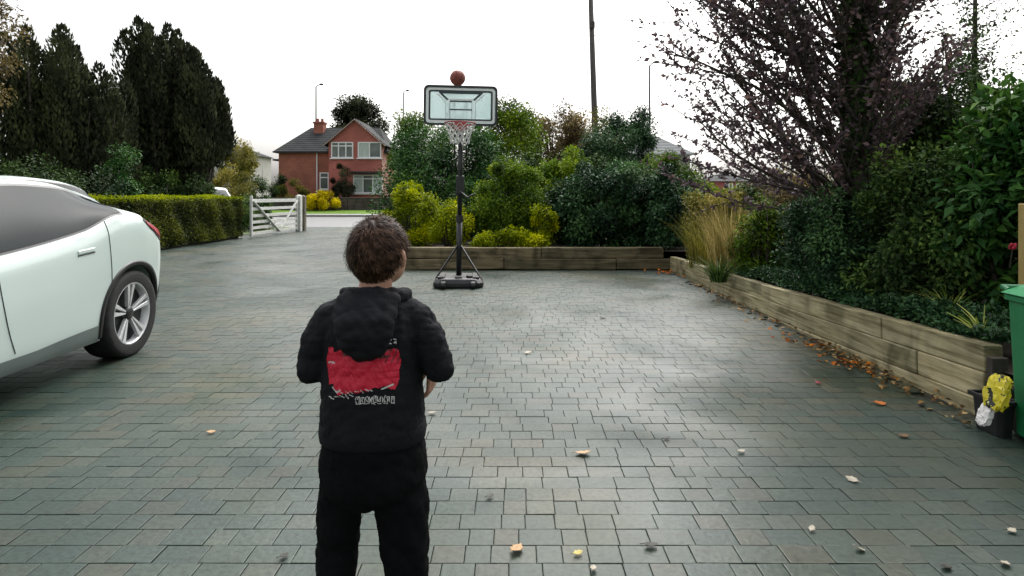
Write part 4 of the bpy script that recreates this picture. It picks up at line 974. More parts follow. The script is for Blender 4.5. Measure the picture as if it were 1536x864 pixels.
shrub('green_conifer', 'tall dark green shrub just right of the plum trunk', 'shrub', wx(1345, 8.2), 8.2, .3, (.55, .5, 1.55), 24000, .06, L_['dark'], 54, group=RB, cr=.24)
shrub('dark_hedge_bush', 'broad dark bush filling the right side behind the bed', 'bush', wx(1415, 6.9), 6.9, .3, (.80, .6, 1.32), 32000, .065, L_['dark'], 64, group=RB, cr=.27)
shrub('dark_evergreen', 'dense blackish evergreen shrub beneath the plum tree', 'bush', wx(1385, 5.5), 5.5, .35, (.62, .55, .72), 24000, .05, L_['dark'], 60, group=RB, cr=.2)
shrub('dark_evergreen', 'small leaved dark shrub at the foot of the plum trunk', 'bush', wx(1262, 6.3), 6.3, .32, (.52, .5, .58), 20000, .045, L_['blue'], 56, group=RB, cr=.18)
shrub('laurel_hedge', 'bright broad leaved laurel at the right edge above the bin', 'hedge', wx(1532, 4.9), 4.9, .3, (.46, .7, 1.05), 12000, .10, L_['laurel'], 46, group=RB, cr=.24, aspect=.42)
shrub('lime_shrub', 'yellow green shrub beside the tall dry grass', 'shrub', wx(1146, 8.2), 8.2, .25, (.34, .4, .58), 9000, .05, L_['mid'], 36, group=RB, cr=.17)
shrub('olive_shrub', 'brownish olive shrub behind the tall dry grass', 'shrub', wx(1072, 10.8), 10.8, .18, (.52, .6, .70), 13000, .055, L_['olive'], 40, group=RB, cr=.2)
shrub('olive_shrub', 'twiggy bronze shrub under the plum branches', 'shrub', wx(1205, 8.6), 8.6, .25, (.62, .6, .78), 14000, .05, L_['bronze'], 46, group=RB, cr=.22)
shrub('back_hedge', 'dark hedge closing the garden behind the plum tree', 'hedge', wx(1250, 13), 13, .25, (2.3, .8, .82), 26000, .09, L_['dark'], 70, group=RB, cr=.35)
shrub('back_hedge', 'dark hedge at far right behind the broad bush', 'hedge', wx(1440, 10), 10, .25, (1.7, .8, 1.3), 22000, .085, L_['dark'], 60, group=RB, cr=.36)
# slim ivy-clad stem
slim = empty('slim_tree', (wx(1452, 7.6), 7.6, .3), 0, 'slim tree with sparse leaves against the sky at right', 'tree', RB)
pts = [(0, 0, 0), (.02, 0, 1.2), (.08, 0, 2.4), (.10, 0, 4.4)]; mbx = MB().tube(pts, [.05, .04, .035, .015], 7); sl = []
for i in range(34):
    z = rnd.uniform(1.6, 4.2); p0 = Vector((.06, 0, z)); p = bend_path(p0, (rnd.gauss(-.2, .6), rnd.gauss(0, .5), .9), rnd.uniform(.3, .8), 3, .05, .1); mbx.tube(p, [.009, .007, .005, .002], 4); sl += [p[0], p[1], p[2], p[3]]
mbx.build('trunk', M['bark'], slim, fix=False)
sl = np.array([tuple(q) for q in sl]); n = 4200; P = sl[NR.integers(0, len(sl), n)]+NR.normal(0, .07, (n, 3)); Ls = .05*NR.uniform(.6, 1.3, n)
leaf_mesh('crown', P, unit(n), unit(n)+np.array([0, 0, .5]), Ls, Ls*.55, NR.uniform(0, .9, n), L_['dark'], slim)
# tall dry grass
def grass_clump(name, label, x, y, z0, n, h, spread, mat, lean=.25, width=.010, group=RB):
    V = []; T = []; Fc = []
    for i in range(n):
        a = rnd.uniform(0, 6.283); r0 = rnd.uniform(0, .35)*spread; L = h*rnd.uniform(.55, 1.1); ln = lean*rnd.uniform(.1, 1.3); t = rnd.random()
        p = Vector((math.cos(a)*r0, math.sin(a)*r0, 0)); a2 = a+rnd.gauss(0, .6); d = Vector((math.cos(a2), math.sin(a2), 0)); s = Vector((-d.y, d.x, 0)); s = (s*.5+Vector((rnd.choice((-1, 1)), 0, 0))).normalized(); b = len(V)
        for j in range(5):
            u = j/4; w = width*(1-u*.85)*rnd.uniform(.8, 1.2); q = p+d*(ln*L*u*u)+Vector((0, 0, L*u*(1-.25*ln*u)))
            V += [tuple(q-s*w), tuple(q+s*w)]; T += [t, t]
        Fc += [(b+2*j, b+2*j+1, b+2*j+3, b+2*j+2) for j in range(4)]
    root = empty(name, (x, y, z0), 0, label, 'grass', group); me = bpy.data.meshes.new('blades'); me.from_pydata(V, [], Fc)
    at_ = me.attributes.new('tint', 'FLOAT', 'POINT'); at_.data.foreach_set('value', T); link('blades', me, mat, root); return root
grass_clump('tall_grass', 'tall straw coloured ornamental grass behind the far end of the wall', wx(1096, 8.9), 8.9, .2, 380, 1.15, .9, L_['straw'], .38, .006)
grass_clump('tall_grass', 'shorter straw grass clump right beside the yellow green shrub', wx(1130, 8.5), 8.5, .2, 240, .95, .7, L_['straw'], .42, .006)
grass_clump('tall_grass', 'loose brown grass clump nearest the corner of the walls', wx(1058, 9.8), 9.8, .2, 260, .95, .8, L_['olive'], .5, .006)
grass_clump('arching_plant', 'dark green arching leaves spilling over the far end of the wall', wx(1078, 8.1), 8.1, .22, 130, .42, .3, L_['dark'], 1.3, .009)
grass_clump('strap_leaf_plant', 'pale striped strap leaved plant in the bed beside the bin', wx(1425, 4.75), 4.75, .42, 60, .24, .2, L_['vari'], 1.2, .009)
grass_clump('strap_leaf_plant', 'yellow green spiky plant at the near end of the sleeper wall', wx(1474, 4.02), 4.02, .40, 14, .26, .1, L_['vari'], .9, .018)
# ground cover
k = 16000; yv = NR.uniform(3.8, 8.2, k); xv = 3.04+np.abs(NR.normal(0, .28, k)); zt = np.interp(yv, [3.75, 8.2], [.44, .31]); hgt = .05+.16*(.5+.5*np.sin(yv*5+xv*7))*NR.uniform(0, 1, k)
o = leaf_mesh('ground_cover', np.stack([xv, yv, zt-.03+hgt], 1), unit(k)+np.array([-.3, -.2, .3]), unit(k)*.6+np.array([0, 0, 1]), .042*NR.uniform(.6, 1.3, k), .026, NR.uniform(.1, .8, k), L_['blue']); tag(o, 'small leaved dark ground cover spilling over the sleeper wall', 'ground cover', kind='stuff')
# red bloom
fl = empty('red_flower', at(1519, 372, 4.35), 0, 'small red bloom on the laurel above the bin', 'flower')
M['redpetal'] = pmat('red petal', [(.35, .01, .03), (.5, .02, .06)], 30, .6)
pm = MB()
for i in range(9):
    a = i*.7; pm.ellipsoid((.014*math.cos(a), .014*math.sin(a), .012*(i % 3)), (.013, .009, .013), 8, 6, Matrix.Rotation(a, 3, 'Z'))
pm.build('petal', M['redpetal'], fl, sm=True); MB().tube([(0, 0, 0), (.02, .05, -.15)], .004, 5).build('flower_stem', M['bark'], fl)

# ------------------------------------------------------------------ fallen leaves
def fallen(name, label, px, py, size, col, rz, cat='leaf', curl=.4):
    Y = F*HC/(py-HY); p = Vector((wx(px, Y), Y, .012)); n = 9; V = []; Fc = []
    for i in range(n):
        u = i/(n-1); w = size*.30*math.sin(math.pi*min(1, u*1.02+.01))**.8*(1+.25*math.sin(i*2.4+rz)); x = (u-.5)*size; z = curl*size*(abs(u-.5)**2)*1.2
        V += [(x, -w, z+curl*w*.5), (x, 0, z), (x, w, z+curl*w*.6)]
    for i in range(n-1):
        for k in range(2): Fc.append((i*3+k, (i+1)*3+k, (i+1)*3+k+1, i*3+k+1))
    m = MB().add(V, Fc); m.tube([(-size*.5, 0, curl*size*.3), (-size*.75, size*.05, curl*size*.2)], .0016, 4)
    me = m.mesh(name, fix=False, sm=True); o = link(name, me, col); o.location = p; o.rotation_euler = (rnd.gauss(0, .15), rnd.gauss(0, .15), rz)
    sd = o.modifiers.new('thickness', 'SOLIDIFY'); sd.thickness = .0012
    return tag(o, label, cat, 'single leaves fallen on the drive')
FC = {k: pmat(k+' fallen leaf', [tuple(x*.7 for x in v), v], 40, .6, .3, 60) for k, v in dict(pale=(.44, .39, .30), tan=(.5, .3, .14), dark=(.03, .028, .02), orange=(.62, .17, .02), red=(.30, .02, .03), yellow=(.55, .45, .12), brown=(.16, .08, .03)).items()}
for px, py, s, c, a, lab in [
    (648, 622, .055, 'pale', .2, 'small pale leaf on the paving beside the person'), (875, 683, .085, 'tan', .05, 'long tan leaf lying alone mid drive'),
    (1112, 680, .05, 'pale', .5, 'small whitish leaf right of the long tan leaf'), (1278, 723, .06, 'pale', 2.2, 'pale curled leaf in the right foreground'),
    (775, 828, .075, 'tan', 1.1, 'crumpled tan leaf at the bottom near the person'), (867, 834, .042, 'yellow', .4, 'tiny yellowish leaf at the bottom centre'),
    (890, 857, .04, 'pale', 1.4, 'tiny pale leaf on the bottom edge'), (976, 822, .06, 'dark', .2, 'dark leaf in the bottom centre right'),
    (735, 748, .04, 'dark', .7, 'small dark leaf right of the trouser leg'), (1000, 660, .04, 'dark', .3, 'small dark leaf right above the tan leaf'),
    (1218, 797, .04, 'pale', .9, 'tiny pale leaf in the lower right'), (1290, 828, .045, 'pale', .1, 'pale sliver of leaf near the lower right corner'),
    (317, 651, .05, 'tan', .3, 'small tan leaf left of the person'), (426, 838, .042, 'dark', 1.0, 'small dark leaf in the bottom left'),
    (792, 531, .07, 'pale', .1, 'pale leaf in the middle distance of the drive'), (842, 503, .05, 'dark', .3, 'dark leaf in the middle distance of the drive'),
    (904, 478, .08, 'pale', .2, 'faint pale leaf farthest up the drive'), (1227, 577, .06, 'red', 1.4, 'red leaf standing on edge before the wall'),
    (1320, 608, .085, 'orange', .1, 'bright orange leaf near the sleeper wall'), (1356, 657, .065, 'brown', .1, 'flat brown leaf before the black crate'),
    (1383, 610, .06, 'dark', .6, 'dark curled leaf against the sleeper wall'), (1420, 855, .05, 'dark', .5, 'dark leaf at the bottom right edge'),
    (1508, 850, .05, 'pale', .7, 'pale leaf at the bottom right corner'), (1518, 800, .045, 'pale', .4, 'pale leaf on the right edge of the drive')]:
    fallen('fallen_leaf', lab, px, py, s, FC[c], a)
# litter along the wall foot: nobody could count it
k = 380; yv = NR.uniform(3.5, 9.5, k); xv = 2.93-np.abs(NR.normal(0, .13, k))-.01
j = NR.uniform(0, 1, k) < .35; yv[j] = NR.normal(5.0, .45, j.sum()); xv[j] = 2.92-np.abs(NR.normal(0, .16, j.sum()))
o = leaf_mesh('leaf_litter', np.stack([xv, yv, np.full(k, .012)+NR.uniform(0, .02, k)], 1), unit(k)*np.array([1, 1, .25]), unit(k)*.4+np.array([0, 0, 1]), .05*NR.uniform(.5, 1.3, k), .035, NR.uniform(0, 1, k), L_['fallen']); tag(o, 'brown leaf litter along the foot of the wall', 'leaf litter', kind='stuff')
L_['rust'] = leafmat('rusty leaf', [(.07, .022, .008), (.15, .048, .012), (.24, .085, .018)], .6, .1)
k = 66; yv = np.r_[NR.normal(4.85, .14, 22), NR.normal(5.6, .2, 14), NR.normal(10.6, .18, 30)]; xv = np.r_[2.70+NR.normal(0, .10, 22), 2.68+NR.normal(0, .1, 14), 2.70+NR.normal(0, .14, 30)]
o = leaf_mesh('orange_litter', np.stack([xv, yv, np.full(k, .014)+NR.uniform(0, .03, k)], 1), unit(k)*np.array([1, 1, .35]), unit(k)*.4+np.array([0, 0, 1]), .065*NR.uniform(.5, 1.3, k), .045, NR.uniform(0, 1, k), L_['rust']); tag(o, 'rusty orange leaf drift before the sleeper wall', 'leaf litter', kind='stuff')

# ------------------------------------------------------------------ the person
PX, PY = wx(560, 1.73), 1.73
PS = 900/1.73
def bx(px): return (px-560)/PS
def bz_(py): return HC-(py-HY)/PS
M['skin'] = pmat('skin', [(.42, .22, .15), (.52, .29, .21)], 12, .5, .1, 200)
M['hair'] = pmat('dark brown hair', [(.012, .006, .005), (.030, .015, .010)], 60, .6, spec=.15)
M['hoodie'] = pmat('black hoodie cloth', [(.006, .0065, .009), (.012, .013, .017)], 9, .85, .35, 300, spec=.2)
M['jogger'] = pmat('black jogger cloth', [(.003, .003, .004), (.006, .006, .007)], 9, .9, .3, 300, spec=.1)
M['shoe'] = pmat('black shoe', [(.01, .01, .011), (.02, .02, .022)], 9, .5)
M['sole'] = pmat('white sole', [(.5, .5, .5), (.6, .6, .6)], 9, .6)
def secs(mb, S, n=28, p=2.3):
    """closed tube of super-ellipse sections (z, cx, cy, hx, hy)"""
    V = []; Fc = []
    for (z, cx, cy, a, b) in S:
        for k in range(n):
            t = 2*math.pi*k/n; c, s = math.cos(t), math.sin(t)
            V.append((cx+a*math.copysign(abs(c)**(2/p), c), cy+b*math.copysign(abs(s)**(2/p), s), z))
    for i in range(len(S)-1):
        for k in range(n): Fc.append((i*n+k, i*n+(k+1) % n, (i+1)*n+(k+1) % n, (i+1)*n+k))
    Fc += [tuple(range(n))[::-1], tuple((len(S)-1)*n+k for k in range(n))]
    return mb.add(V, Fc)
def limb(mb, pts, radii, n=16):
    mb.tube(pts, radii, n); mb.ellipsoid(pts[0], (radii[0],)*3, 14, 10); mb.ellipsoid(pts[-1], (radii[-1],)*3, 14, 10)
    for p, r in zip(pts[1:-1], radii[1:-1]): mb.ellipsoid(p, (r,)*3, 14, 10)
def fuse(o, vox, it=6, fac=.5):
    rm = o.modifiers.new('fuse', 'REMESH'); rm.mode = 'VOXEL'; rm.voxel_size = vox; rm.use_smooth_shade = True
    s = o.modifiers.new('soft', 'SMOOTH'); s.iterations = it; s.factor = fac
    bpy.context.view_layer.update(); bake(o); smooth(o.data); return o
# shared joints (local: x right, y away from the camera, z up)
SH = {-1: Vector((-.118, .0, 1.036)), 1: Vector((.124, .0, 1.036))}
EL = {-1: Vector((-.165, -.035, .892)), 1: Vector((.194, -.03, .896))}
WR = {-1: Vector((-.085, .15, .905)), 1: Vector((.150, .09, .890))}
HP = {-1: Vector((-.075, 0, .56)), 1: Vector((.07, 0, .56))}
KN = {-1: Vector((-.106, .01, .32)), 1: Vector((.092, .0, .32))}
AN = {-1: Vector((-.118, -.01, .06)), 1: Vector((.112, -.015, .06))}
HD = Vector((.012, .012, 1.216)); HR = Matrix.Rotation(math.radians(-22), 3, 'Z') @ Matrix.Rotation(math.radians(10), 3, 'X')
b = MB()
secs(b, [(.575, 0, 0, .085, .06), (.63, 0, 0, .11, .08), (.75, 0, 0, .11, .08), (.9, 0, 0, .12, .085), (1.02, 0, 0, .13, .08), (1.07, 0, 0, .09, .06), (1.09, 0, 0, .05, .045)])
limb(b, [(0.0, .0, 1.06), (.004, .004, 1.11), (.010, .010, 1.17)], [.050, .047, .048])
b.ellipsoid(HD, (.069, .085, .092), 28, 18, HR); b.ellipsoid(HD+HR @ Vector((0, .035, -.045)), (.056, .055, .058), 20, 14, HR)
b.ellipsoid(HD+HR @ Vector((0, .093, -.012)), (.012, .016, .018), 10, 8, HR)                     # nose
b.ellipsoid(HD+HR @ Vector((0, .084, -.05)), (.022, .010, .007), 10, 8, HR)                      # mouth
b.ellipsoid(HD+HR @ Vector((0, .076, -.082)), (.022, .016, .016), 10, 8, HR)                     # chin
for s in (-1, 1):
    b.ellipsoid(HD+HR @ Vector((s*.078, .002, -.014)), (.011, .020, .030), 12, 10, HR @ Matrix.Rotation(s*.35, 3, 'Z'))   # ears
    b.ellipsoid(HD+HR @ Vector((s*.089, -.006, -.006)), (.006, .011, .020), 10, 8, HR @ Matrix.Rotation(s*.5, 3, 'Z'))
    limb(b, [SH[s]*1, EL[s], WR[s]], [.035, .030, .022]); limb(b, [HP[s]+Vector((0, 0, .02)), KN[s], AN[s]], [.048, .040, .032])
    b.ellipsoid(AN[s]+Vector((0, .06, -.025)), (.033, .085, .028), 14, 10)
    # hand
    f = (WR[s]-EL[s]).normalized(); fd = Vector((.10, .03, -1)).normalized() if s > 0 else (f*.5+Vector((.10, .10, .1))).normalized(); sd_ = Vector((0.2*s, 1, .1)) if s > 0 else Vector((1, 0, .2)); sd_ = (sd_-fd*sd_.dot(fd)).normalized(); nn = fd.cross(sd_)*s
    pc = WR[s]+fd*.042; mR = Matrix((sd_, fd, nn)).transposed()
    b.ellipsoid(pc, (.029, .045, .014), 14, 10, mR); limb(b, [WR[s]-f*.02, WR[s]+fd*.02], [.021, .020])
    for i, (o_, L) in enumerate(((-.024, .052), (-.008, .060), (.008, .057), (.023, .045))):
        a0 = WR[s]+fd*.072+sd_*o_; d1 = (fd+nn*-.25+sd_*o_*6).normalized(); a1 = a0+d1*L*.45; d2 = (d1+nn*-.7).normalized(); a2 = a1+d2*L*.32; a3 = a2+(d2+nn*-.6).normalized()*L*.25
        limb(b, [a0-fd*.015, a1, a2, a3], [.0075, .0072, .0066, .0058], 10)
    t0_ = WR[s]+fd*.025-sd_*.024; limb(b, [t0_, t0_+(fd*.5-sd_*.8-nn*.3).normalized()*.030, t0_+(fd*.9-sd_*.7-nn*.5).normalized()*.055], [.011, .009, .0072], 10)
body = b.build('person', M['skin'], fix=False); fuse(body, .004, 3)
body.data.materials.clear(); body.data.materials.append(M['skin']); body.location = (PX, PY, 0)
tag(body, 'child in black hoodie with red back print and black joggers, seen from behind', 'person')
M['eyewhite'] = pmat('eye', [(.03, .02, .015), (.7, .7, .68)], 3, .2)
for s in (-1, 1): MB().ellipsoid(HD+HR @ Vector((s*.030, .079, .006)), (.012, .009, .010), 12, 8).build('eye', M['eyewhite'], body, sm=True)
# hair: cap plus many short strands
def scalp(d):                                     # direction in head space -> point on the hair base
    return HD+HR @ Vector((d.x*.0715, d.y*.0875, d.z*.0945))
def hairy(d):
    lim = -.60+.10*abs(d.x) if d.y < 0 else (-.60+1.25*min(1, d.y/.75))
    if d.y > -.35 and abs(d.x) > .55: lim = max(lim, -.02 if d.y > -.05 else -.28)
    return d.z > lim
cap = MB(); nu, nv = 48, 30; V = []; Fc = []; ok = []
for j in range(nv+1):
    t = math.pi*j/nv
    for k in range(nu):
        a = 2*math.pi*k/nu; d = Vector((math.sin(t)*math.cos(a), math.sin(t)*math.sin(a), math.cos(t))); q = scalp(d); ok.append(hairy(d))
        w = (.006+.004*math.sin(9*d.x+7*d.z)+.003*math.sin(17*d.y+11*d.x))*max(.0, min(1, (d.z+.62)/.5)); V.append(tuple(q+(HR @ d)*(w if hairy(d) else -.012)))
for j in range(nv):
    for k in range(nu):
        k2 = (k+1) % nu; f = (j*nu+k, (j+1)*nu+k, (j+1)*nu+k2, j*nu+k2)
        if sum(ok[i] for i in f) >= 2: Fc.append(f)
hair = cap.add(V, Fc).build('hair', M['hair'], body, sm=True)
st = MB(); SV = []; SF = []; crown = Vector((.12, -.35, .93)).normalized()
M['hair2'] = pmat('brown hair strand', [(.016, .008, .006), (.050, .026, .017), (.12, .068, .044)], 45, .55, spec=.15)
for i in range(9000):
    d = Vector((rnd.gauss(0, 1), rnd.gauss(0, 1), rnd.gauss(0, 1))).normalized()
    if not hairy(d): continue
    tg = d-crown; tg = tg-d*tg.dot(d)
    if tg.length < 1e-3: continue
    tg.normalize(); sw = d.cross(tg)*rnd.gauss(.25, .35); tg = (tg+sw).normalized(); L = rnd.uniform(.25, .5)*(1.25 if d.z > .2 else .8); lift = (rnd.uniform(.004, .012) if rnd.random() > .12 else rnd.uniform(.012, .022)) if d.z > -.2 else rnd.uniform(.002, .006)
    b0 = len(SV); side = HR @ d.cross(tg)*rnd.uniform(.0008, .0018)
    for j in range(4):
        u = j/3; e_ = (d+tg*L*u).normalized(); q = scalp(e_)+(HR @ e_)*(.004+lift*math.sin(min(1, u*1.1)*2.4)); w = 1-.8*u; SV += [tuple(q-side*w), tuple(q+side*w)]
    SF += [(b0+2*j, b0+2*j+1, b0+2*j+3, b0+2*j+2) for j in range(3)]
st.add(SV, SF).build('strands', M['hair2'], hair, fix=False)['kind'] = 'stuff'
# hoodie
h = MB()
secs(h, [(.70, .0, 0, .140, .104), (.72, 0, -.002, .146, .110), (.77, 0, -.004, .144, .110), (.84, .0, -.004, .140, .108), (.92, .0, -.004, .138, .106), (.99, .005, -.004, .142, .104), (1.035, .004, 0, .130, .094), (1.07, .004, .0, .108, .080), (1.09, .004, .0, .086, .068), (1.108, .004, .0, .064, .058)])
for s in (-1, 1):
    e1 = SH[s].lerp(EL[s], .5)+Vector((s*.006, -.01, 0))
    limb(h, [SH[s]-Vector((s*.03, 0, .004)), SH[s]+Vector((s*.002, -.005, -.018)), e1, EL[s]], [.052, .053, .048, .039])
    limb(h, [EL[s], EL[s].lerp(WR[s], .45)+Vector((0, 0, -.006)), WR[s].lerp(EL[s], .06)], [.039, .037, .030])
hood_ = h.build('hoodie', M['hoodie'], body, fix=False)
fuse(hood_, .006, 8)
def wrinkle(o, amp, fs, seed=1):
    me = o.data; n = len(me.vertices); co = np.empty(n*3); me.vertices.foreach_get('co', co); co = co.reshape(-1, 3); no = np.empty(n*3); me.vertices.foreach_get('normal', no); no = no.reshape(-1, 3)
    q = np.random.default_rng(seed); w = np.zeros(n)
    for _ in range(10):
        k = q.normal(size=3)*np.array([1.0, .9, .75])*fs*q.uniform(.5, 1.6); w += np.abs(np.sin(co@k+2.2*np.sin(co@(q.normal(size=3)*fs*.4))+q.uniform(0, 6)))**.7-.6
    co += no*(w*amp)[:, None]; me.vertices.foreach_set('co', co.ravel()); me.update()
wrinkle(hood_, .0022, 32, 2); wrinkle(hood_, .0012, 75, 3)
hood_.data.materials.clear(); hood_.data.materials.append(M['hoodie'])
hm = MB(); secs(hm, [(.682, 0, 0, .142, .104), (.688, 0, 0, .1495, .111), (.712, 0, 0, .1525, .114), (.735, 0, -.001, .150, .113), (.742, 0, 0, .138, .10)], 64)
hmo = hm.build('hem_band', M['hoodie'], hood_, sm=True)
for s in (-1, 1):
    f = (WR[s]-EL[s]).normalized(); MB().tube([WR[s]-f*.035, WR[s]-f*.02, WR[s]+f*.006, WR[s]+f*.012], [.030, .034, .033, .026], 20).build('cuff', M['hoodie'], hood_, sm=True)
# hood lying on the back
hd = MB()
secs(hd, [(.936, .006, -.108, .020, .010), (.950, .004, -.116, .042, .018), (.975, .002, -.126, .062, .026), (1.01, .002, -.128, .076, .034), (1.05, .003, -.116, .084, .038), (1.075, .004, -.092, .086, .042), (1.098, .005, -.070, .084, .034), (1.110, .005, -.064, .070, .018)], 36, 2.1)
for a in np.linspace(math.radians(150), math.radians(390), 17):
    hd.ellipsoid((.006+.080*math.cos(a), .004+.070*math.sin(a), 1.092+.012*math.sin(a)*-1), (.022, .022, .022), 12, 8)
hdo = hd.build('hood', M['hoodie'], hood_, fix=False); fuse(hdo, .005, 6); wrinkle(hdo, .0026, 40, 5); hdo.data.materials.clear(); hdo.data.materials.append(M['hoodie'])
# back print, laid cell by cell on the cloth
bvh = BVHTree.FromPolygons([v.co[:] for v in hood_.data.vertices], [p.vertices[:] for p in hood_.data.polygons])
M['printred'] = pmat('red print ink', [(.50, .006, .030), (.60, .012, .05)], 25, .6)
M['printwhite'] = pmat('pale print ink', [(.5, .5, .5), (.62, .62, .62)], 40, .6)
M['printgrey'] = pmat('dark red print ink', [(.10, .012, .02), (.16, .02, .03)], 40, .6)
px0, px1, py0, py1 = 488, 604, 504, 610; st_ = 1.0; nx, ny = int((px1-px0)/st_), int((py1-py0)/st_)
cls = np.zeros((ny, nx), int); q = random.Random(4)
lo = [math.sin(i*.13)*2+math.sin(i*.4+1)*1.2+q.uniform(-.6, .6) for i in range(nx)]
for j in range(ny):
    for i in range(nx):
        x, y_ = px0+i*st_, py0+j*st_
        le = 494+1.5*math.sin(y_*.16)+(6 if y_ > 572 else 0)+max(0, (y_-560))*.25; ri = 599-max(0, (y_-560))*.28+1.2*math.sin(y_*.2); tp2 = 523+lo[i]*.8-(6 if x < 503 else 0); bt2 = 586+lo[i]+4*math.sin((x-490)*.06)
        if le < x < ri and tp2 < y_ < bt2:
            cls[j, i] = 1
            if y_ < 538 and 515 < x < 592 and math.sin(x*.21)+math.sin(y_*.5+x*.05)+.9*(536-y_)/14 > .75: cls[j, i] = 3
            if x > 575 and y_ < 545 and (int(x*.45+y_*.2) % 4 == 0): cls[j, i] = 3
        if 572 < x < 594 and 508 < y_ < 517 and math.sin(x*.5)+math.sin(y_*1.1+x*.3) > .1: cls[j, i] = 2
        if 494 < x < 506 and 538 < y_ < 543 and q.random() < .6: cls[j, i] = 2
        if 496 < x < 512 and 576 < y_ < 591 and abs((y_-576)-(x-496)*.5-4*math.sin(x*.4)) < 1.6: cls[j, i] = 2
        if 570 < x < 590 and 576 < y_ < 585 and abs((585-y_)-(x-570)*.4) < 1.4: cls[j, i] = 2
def stroke(a, b, w, val=2, drop=.12):
    n_ = int(max(abs(a[0]-b[0]), abs(a[1]-b[1]))*2)+1
    for t in range(n_+1):
        x = a[0]+(b[0]-a[0])*t/n_; y_ = a[1]+(b[1]-a[1])*t/n_
        for dx in range(-2, 3):
            for dy in range(-2, 3):
                if math.hypot(dx, dy) <= w:
                    i, j = int(round(x-px0+dx)), int(round(y_-py0+dy))
                    if 0 <= i < nx and 0 <= j < ny and q.random() > drop: cls[j, i] = val
for k in range(7): stroke((512+k*7, 584+q.uniform(-1.5, 1.5)), (515+k*7+q.uniform(0, 3), 588+q.uniform(-2, 1)), .7)
for k in range(5): stroke((497+k*7, 590+q.uniform(-1, 1)), (503+k*7, 593+q.uniform(-1, 2)), .8)
for k in range(9):                                # cramped graffiti-like letters under the red block
    x = 534+k*6.4; yb0 = 594+1.2*math.sin(k); G = [(x+q.uniform(0, 1), yb0+q.uniform(0, 2)), (x+4.6, yb0+q.uniform(-1, 2)), (x+4.4+q.uniform(-1, 1), yb0+9+q.uniform(-1, 1)), (x+q.uniform(-.5, 1), yb0+9.5), (x+2.3, yb0+4.5+q.uniform(-1.5, 1.5))]
    for a, b in q.sample([(0, 1), (1, 2), (2, 3), (3, 0), (0, 4), (4, 2), (1, 4), (4, 3)], 5): stroke(G[a], G[b], .7, 2, .2)
for k in range(4): stroke((548+k*9, 605), (553+k*9, 606+q.uniform(-1, 1)), .6, 2, .3)
for val, nm, mt in ((1, 'red_print', 'printred'), (3, 'shaded_print', 'printgrey'), (2, 'lettering_print', 'printwhite')):
    V = []; Fc = []; idx = {}
    def vid(i, j):
        if (i, j) not in idx:
            X, Z = bx(px0+i*st_), bz_(py0+j*st_)
            # cast along the view from the lens so that the print keeps its size on the curved back
            hit = bvh.ray_cast(Vector((X, -.6, Z)), Vector((0, 1, 0)))
            Yh = hit[0].y if hit[0] is not None else -.09
            idx[(i, j)] = len(V); V.append((X*(1.73+Yh)/1.73*.0+X*.95, 0, 0)); 
            X2 = ((px0+i*st_)-CX)/F*(1.73+Yh)-PX; Z2 = HC+(HY-(py0+j*st_))/F*(1.73+Yh)
            hit = bvh.ray_cast(Vector((X2, -.6, Z2)), Vector((0, 1, 0))); Yh = hit[0].y if hit[0] is not None else Yh
            V[-1] = (X2, Yh-.0022, Z2)
        return idx[(i, j)]
    for j in range(ny):
        for i in range(nx):
            if cls[j, i] == val: Fc.append((vid(i, j), vid(i+1, j), vid(i+1, j+1), vid(i, j+1)))
    MB().add(V, Fc).build(nm, M[mt], hood_, fix=False)['kind'] = 'stuff'
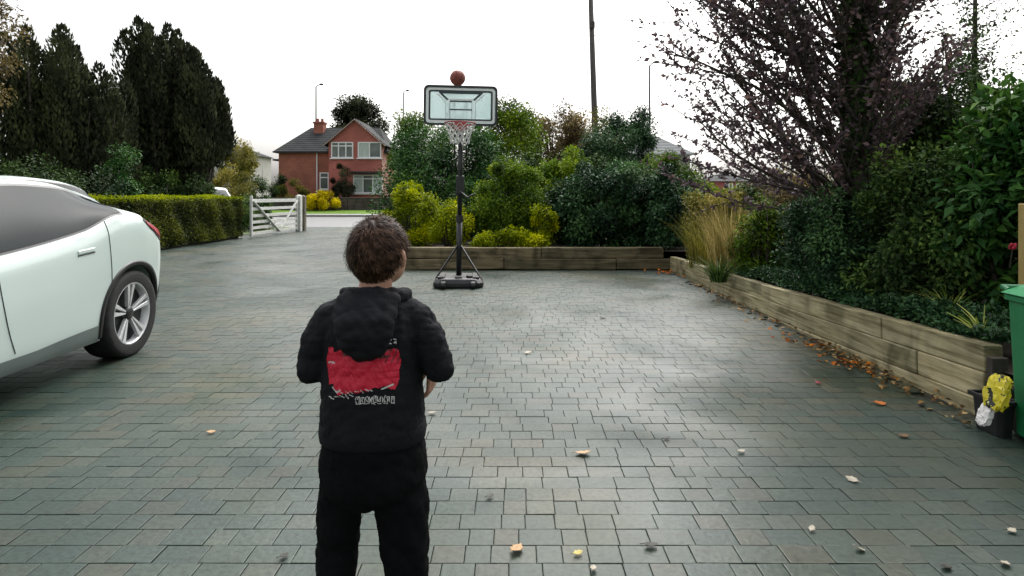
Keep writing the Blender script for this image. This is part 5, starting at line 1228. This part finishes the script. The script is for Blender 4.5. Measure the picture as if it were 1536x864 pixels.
# joggers
jg = MB()
secs(jg, [(.492, -.022, 0, .022, .05), (.51, -.02, 0, .05, .07), (.545, -.002, 0, .136, .104), (.58, 0, 0, .149, .112), (.66, 0, 0, .146, .106), (.73, 0, 0, .130, .092)])
LEG = {-1: [(-.084, 0, .56, .064), (-.096, 0, .46, .060), (-.105, .005, .34, .053), (-.112, .0, .20, .052), (-.118, -.005, .09, .046), (-.118, -.005, .07, .040)],
       1: [(.074, 0, .56, .074), (.084, 0, .46, .072), (.094, 0, .34, .063), (.104, -.005, .20, .055), (.112, -.01, .09, .046), (.112, -.01, .07, .040)]}
for s in (-1, 1): limb(jg, [Vector(p[:3]) for p in LEG[s]], [p[3] for p in LEG[s]], 20)
jo = jg.build('joggers', M['jogger'], body, fix=False); fuse(jo, .006, 6); wrinkle(jo, .0028, 24, 9); wrinkle(jo, .001, 70, 4); jo.data.materials.clear(); jo.data.materials.append(M['jogger'])
for s in (-1, 1):
    sh = MB(); ax, ay = AN[s].x, AN[s].y
    secs(sh, [(.022, ax, ay+.045, .038, .105), (.045, ax, ay+.045, .040, .105), (.07, ax, ay+.02, .036, .075), (.095, ax, ay, .034, .05)], 24)
    so_ = sh.build('shoe', M['shoe'], body, sm=True); m2_ = MB(); secs(m2_, [(.007, ax, ay+.045, .039, .108), (.024, ax, ay+.045, .042, .11)], 24); m2_.build('sole', M['sole'], so_)
shrub('round_bush', 'dark bush showing through the bars of the gate', 'bush', -10.6, 24.2, 0, (.75, 1.5, .72), 9000, .09, L_['dark'], 26)

shrub('dark_hedge', 'dark tall hedge mass closing the border beyond the backboard', 'hedge', .4, 18.6, .15, (3.6, .8, 1.35), 42000, .10, L_['dark'], 110, group=B, cr=.45)
shrub('dark_hedge', 'low dark understorey between the border shrubs', 'hedge', .9, 14.3, .2, (3.5, .4, .75), 30000, .075, L_['dark'], 90, group=B, cr=.25)

shrub('green_bush', 'green bush filling the gap left of the tall dry grass', 'bush', wx(1062, 15), 15, .2, (.85, .6, .82), 14000, .07, L_['mid'], 44, group=RB, cr=.26)
shrub('olive_shrub', 'tall olive shrub in front of the low brick house', 'shrub', wx(1135, 13.2), 13.2, .2, (.7, .5, .80), 12000, .065, L_['olive'], 40, group=RB, cr=.24)

shrub('laurel_bush', 'dark bush linking the border to the right hand bed', 'bush', wx(1032, 13.4), 13.4, .25, (.55, .5, .72), 15000, .07, L_['blue'], 44, group=B, cr=.22)

shrub('laurel_hedge', 'dark laurel continuing the hedge to the right of the bin', 'hedge', 4.95, 4.7, .3, (.8, .6, 1.0), 9000, .10, L_['laurel'], 46, group=RB, cr=.26, aspect=.42)
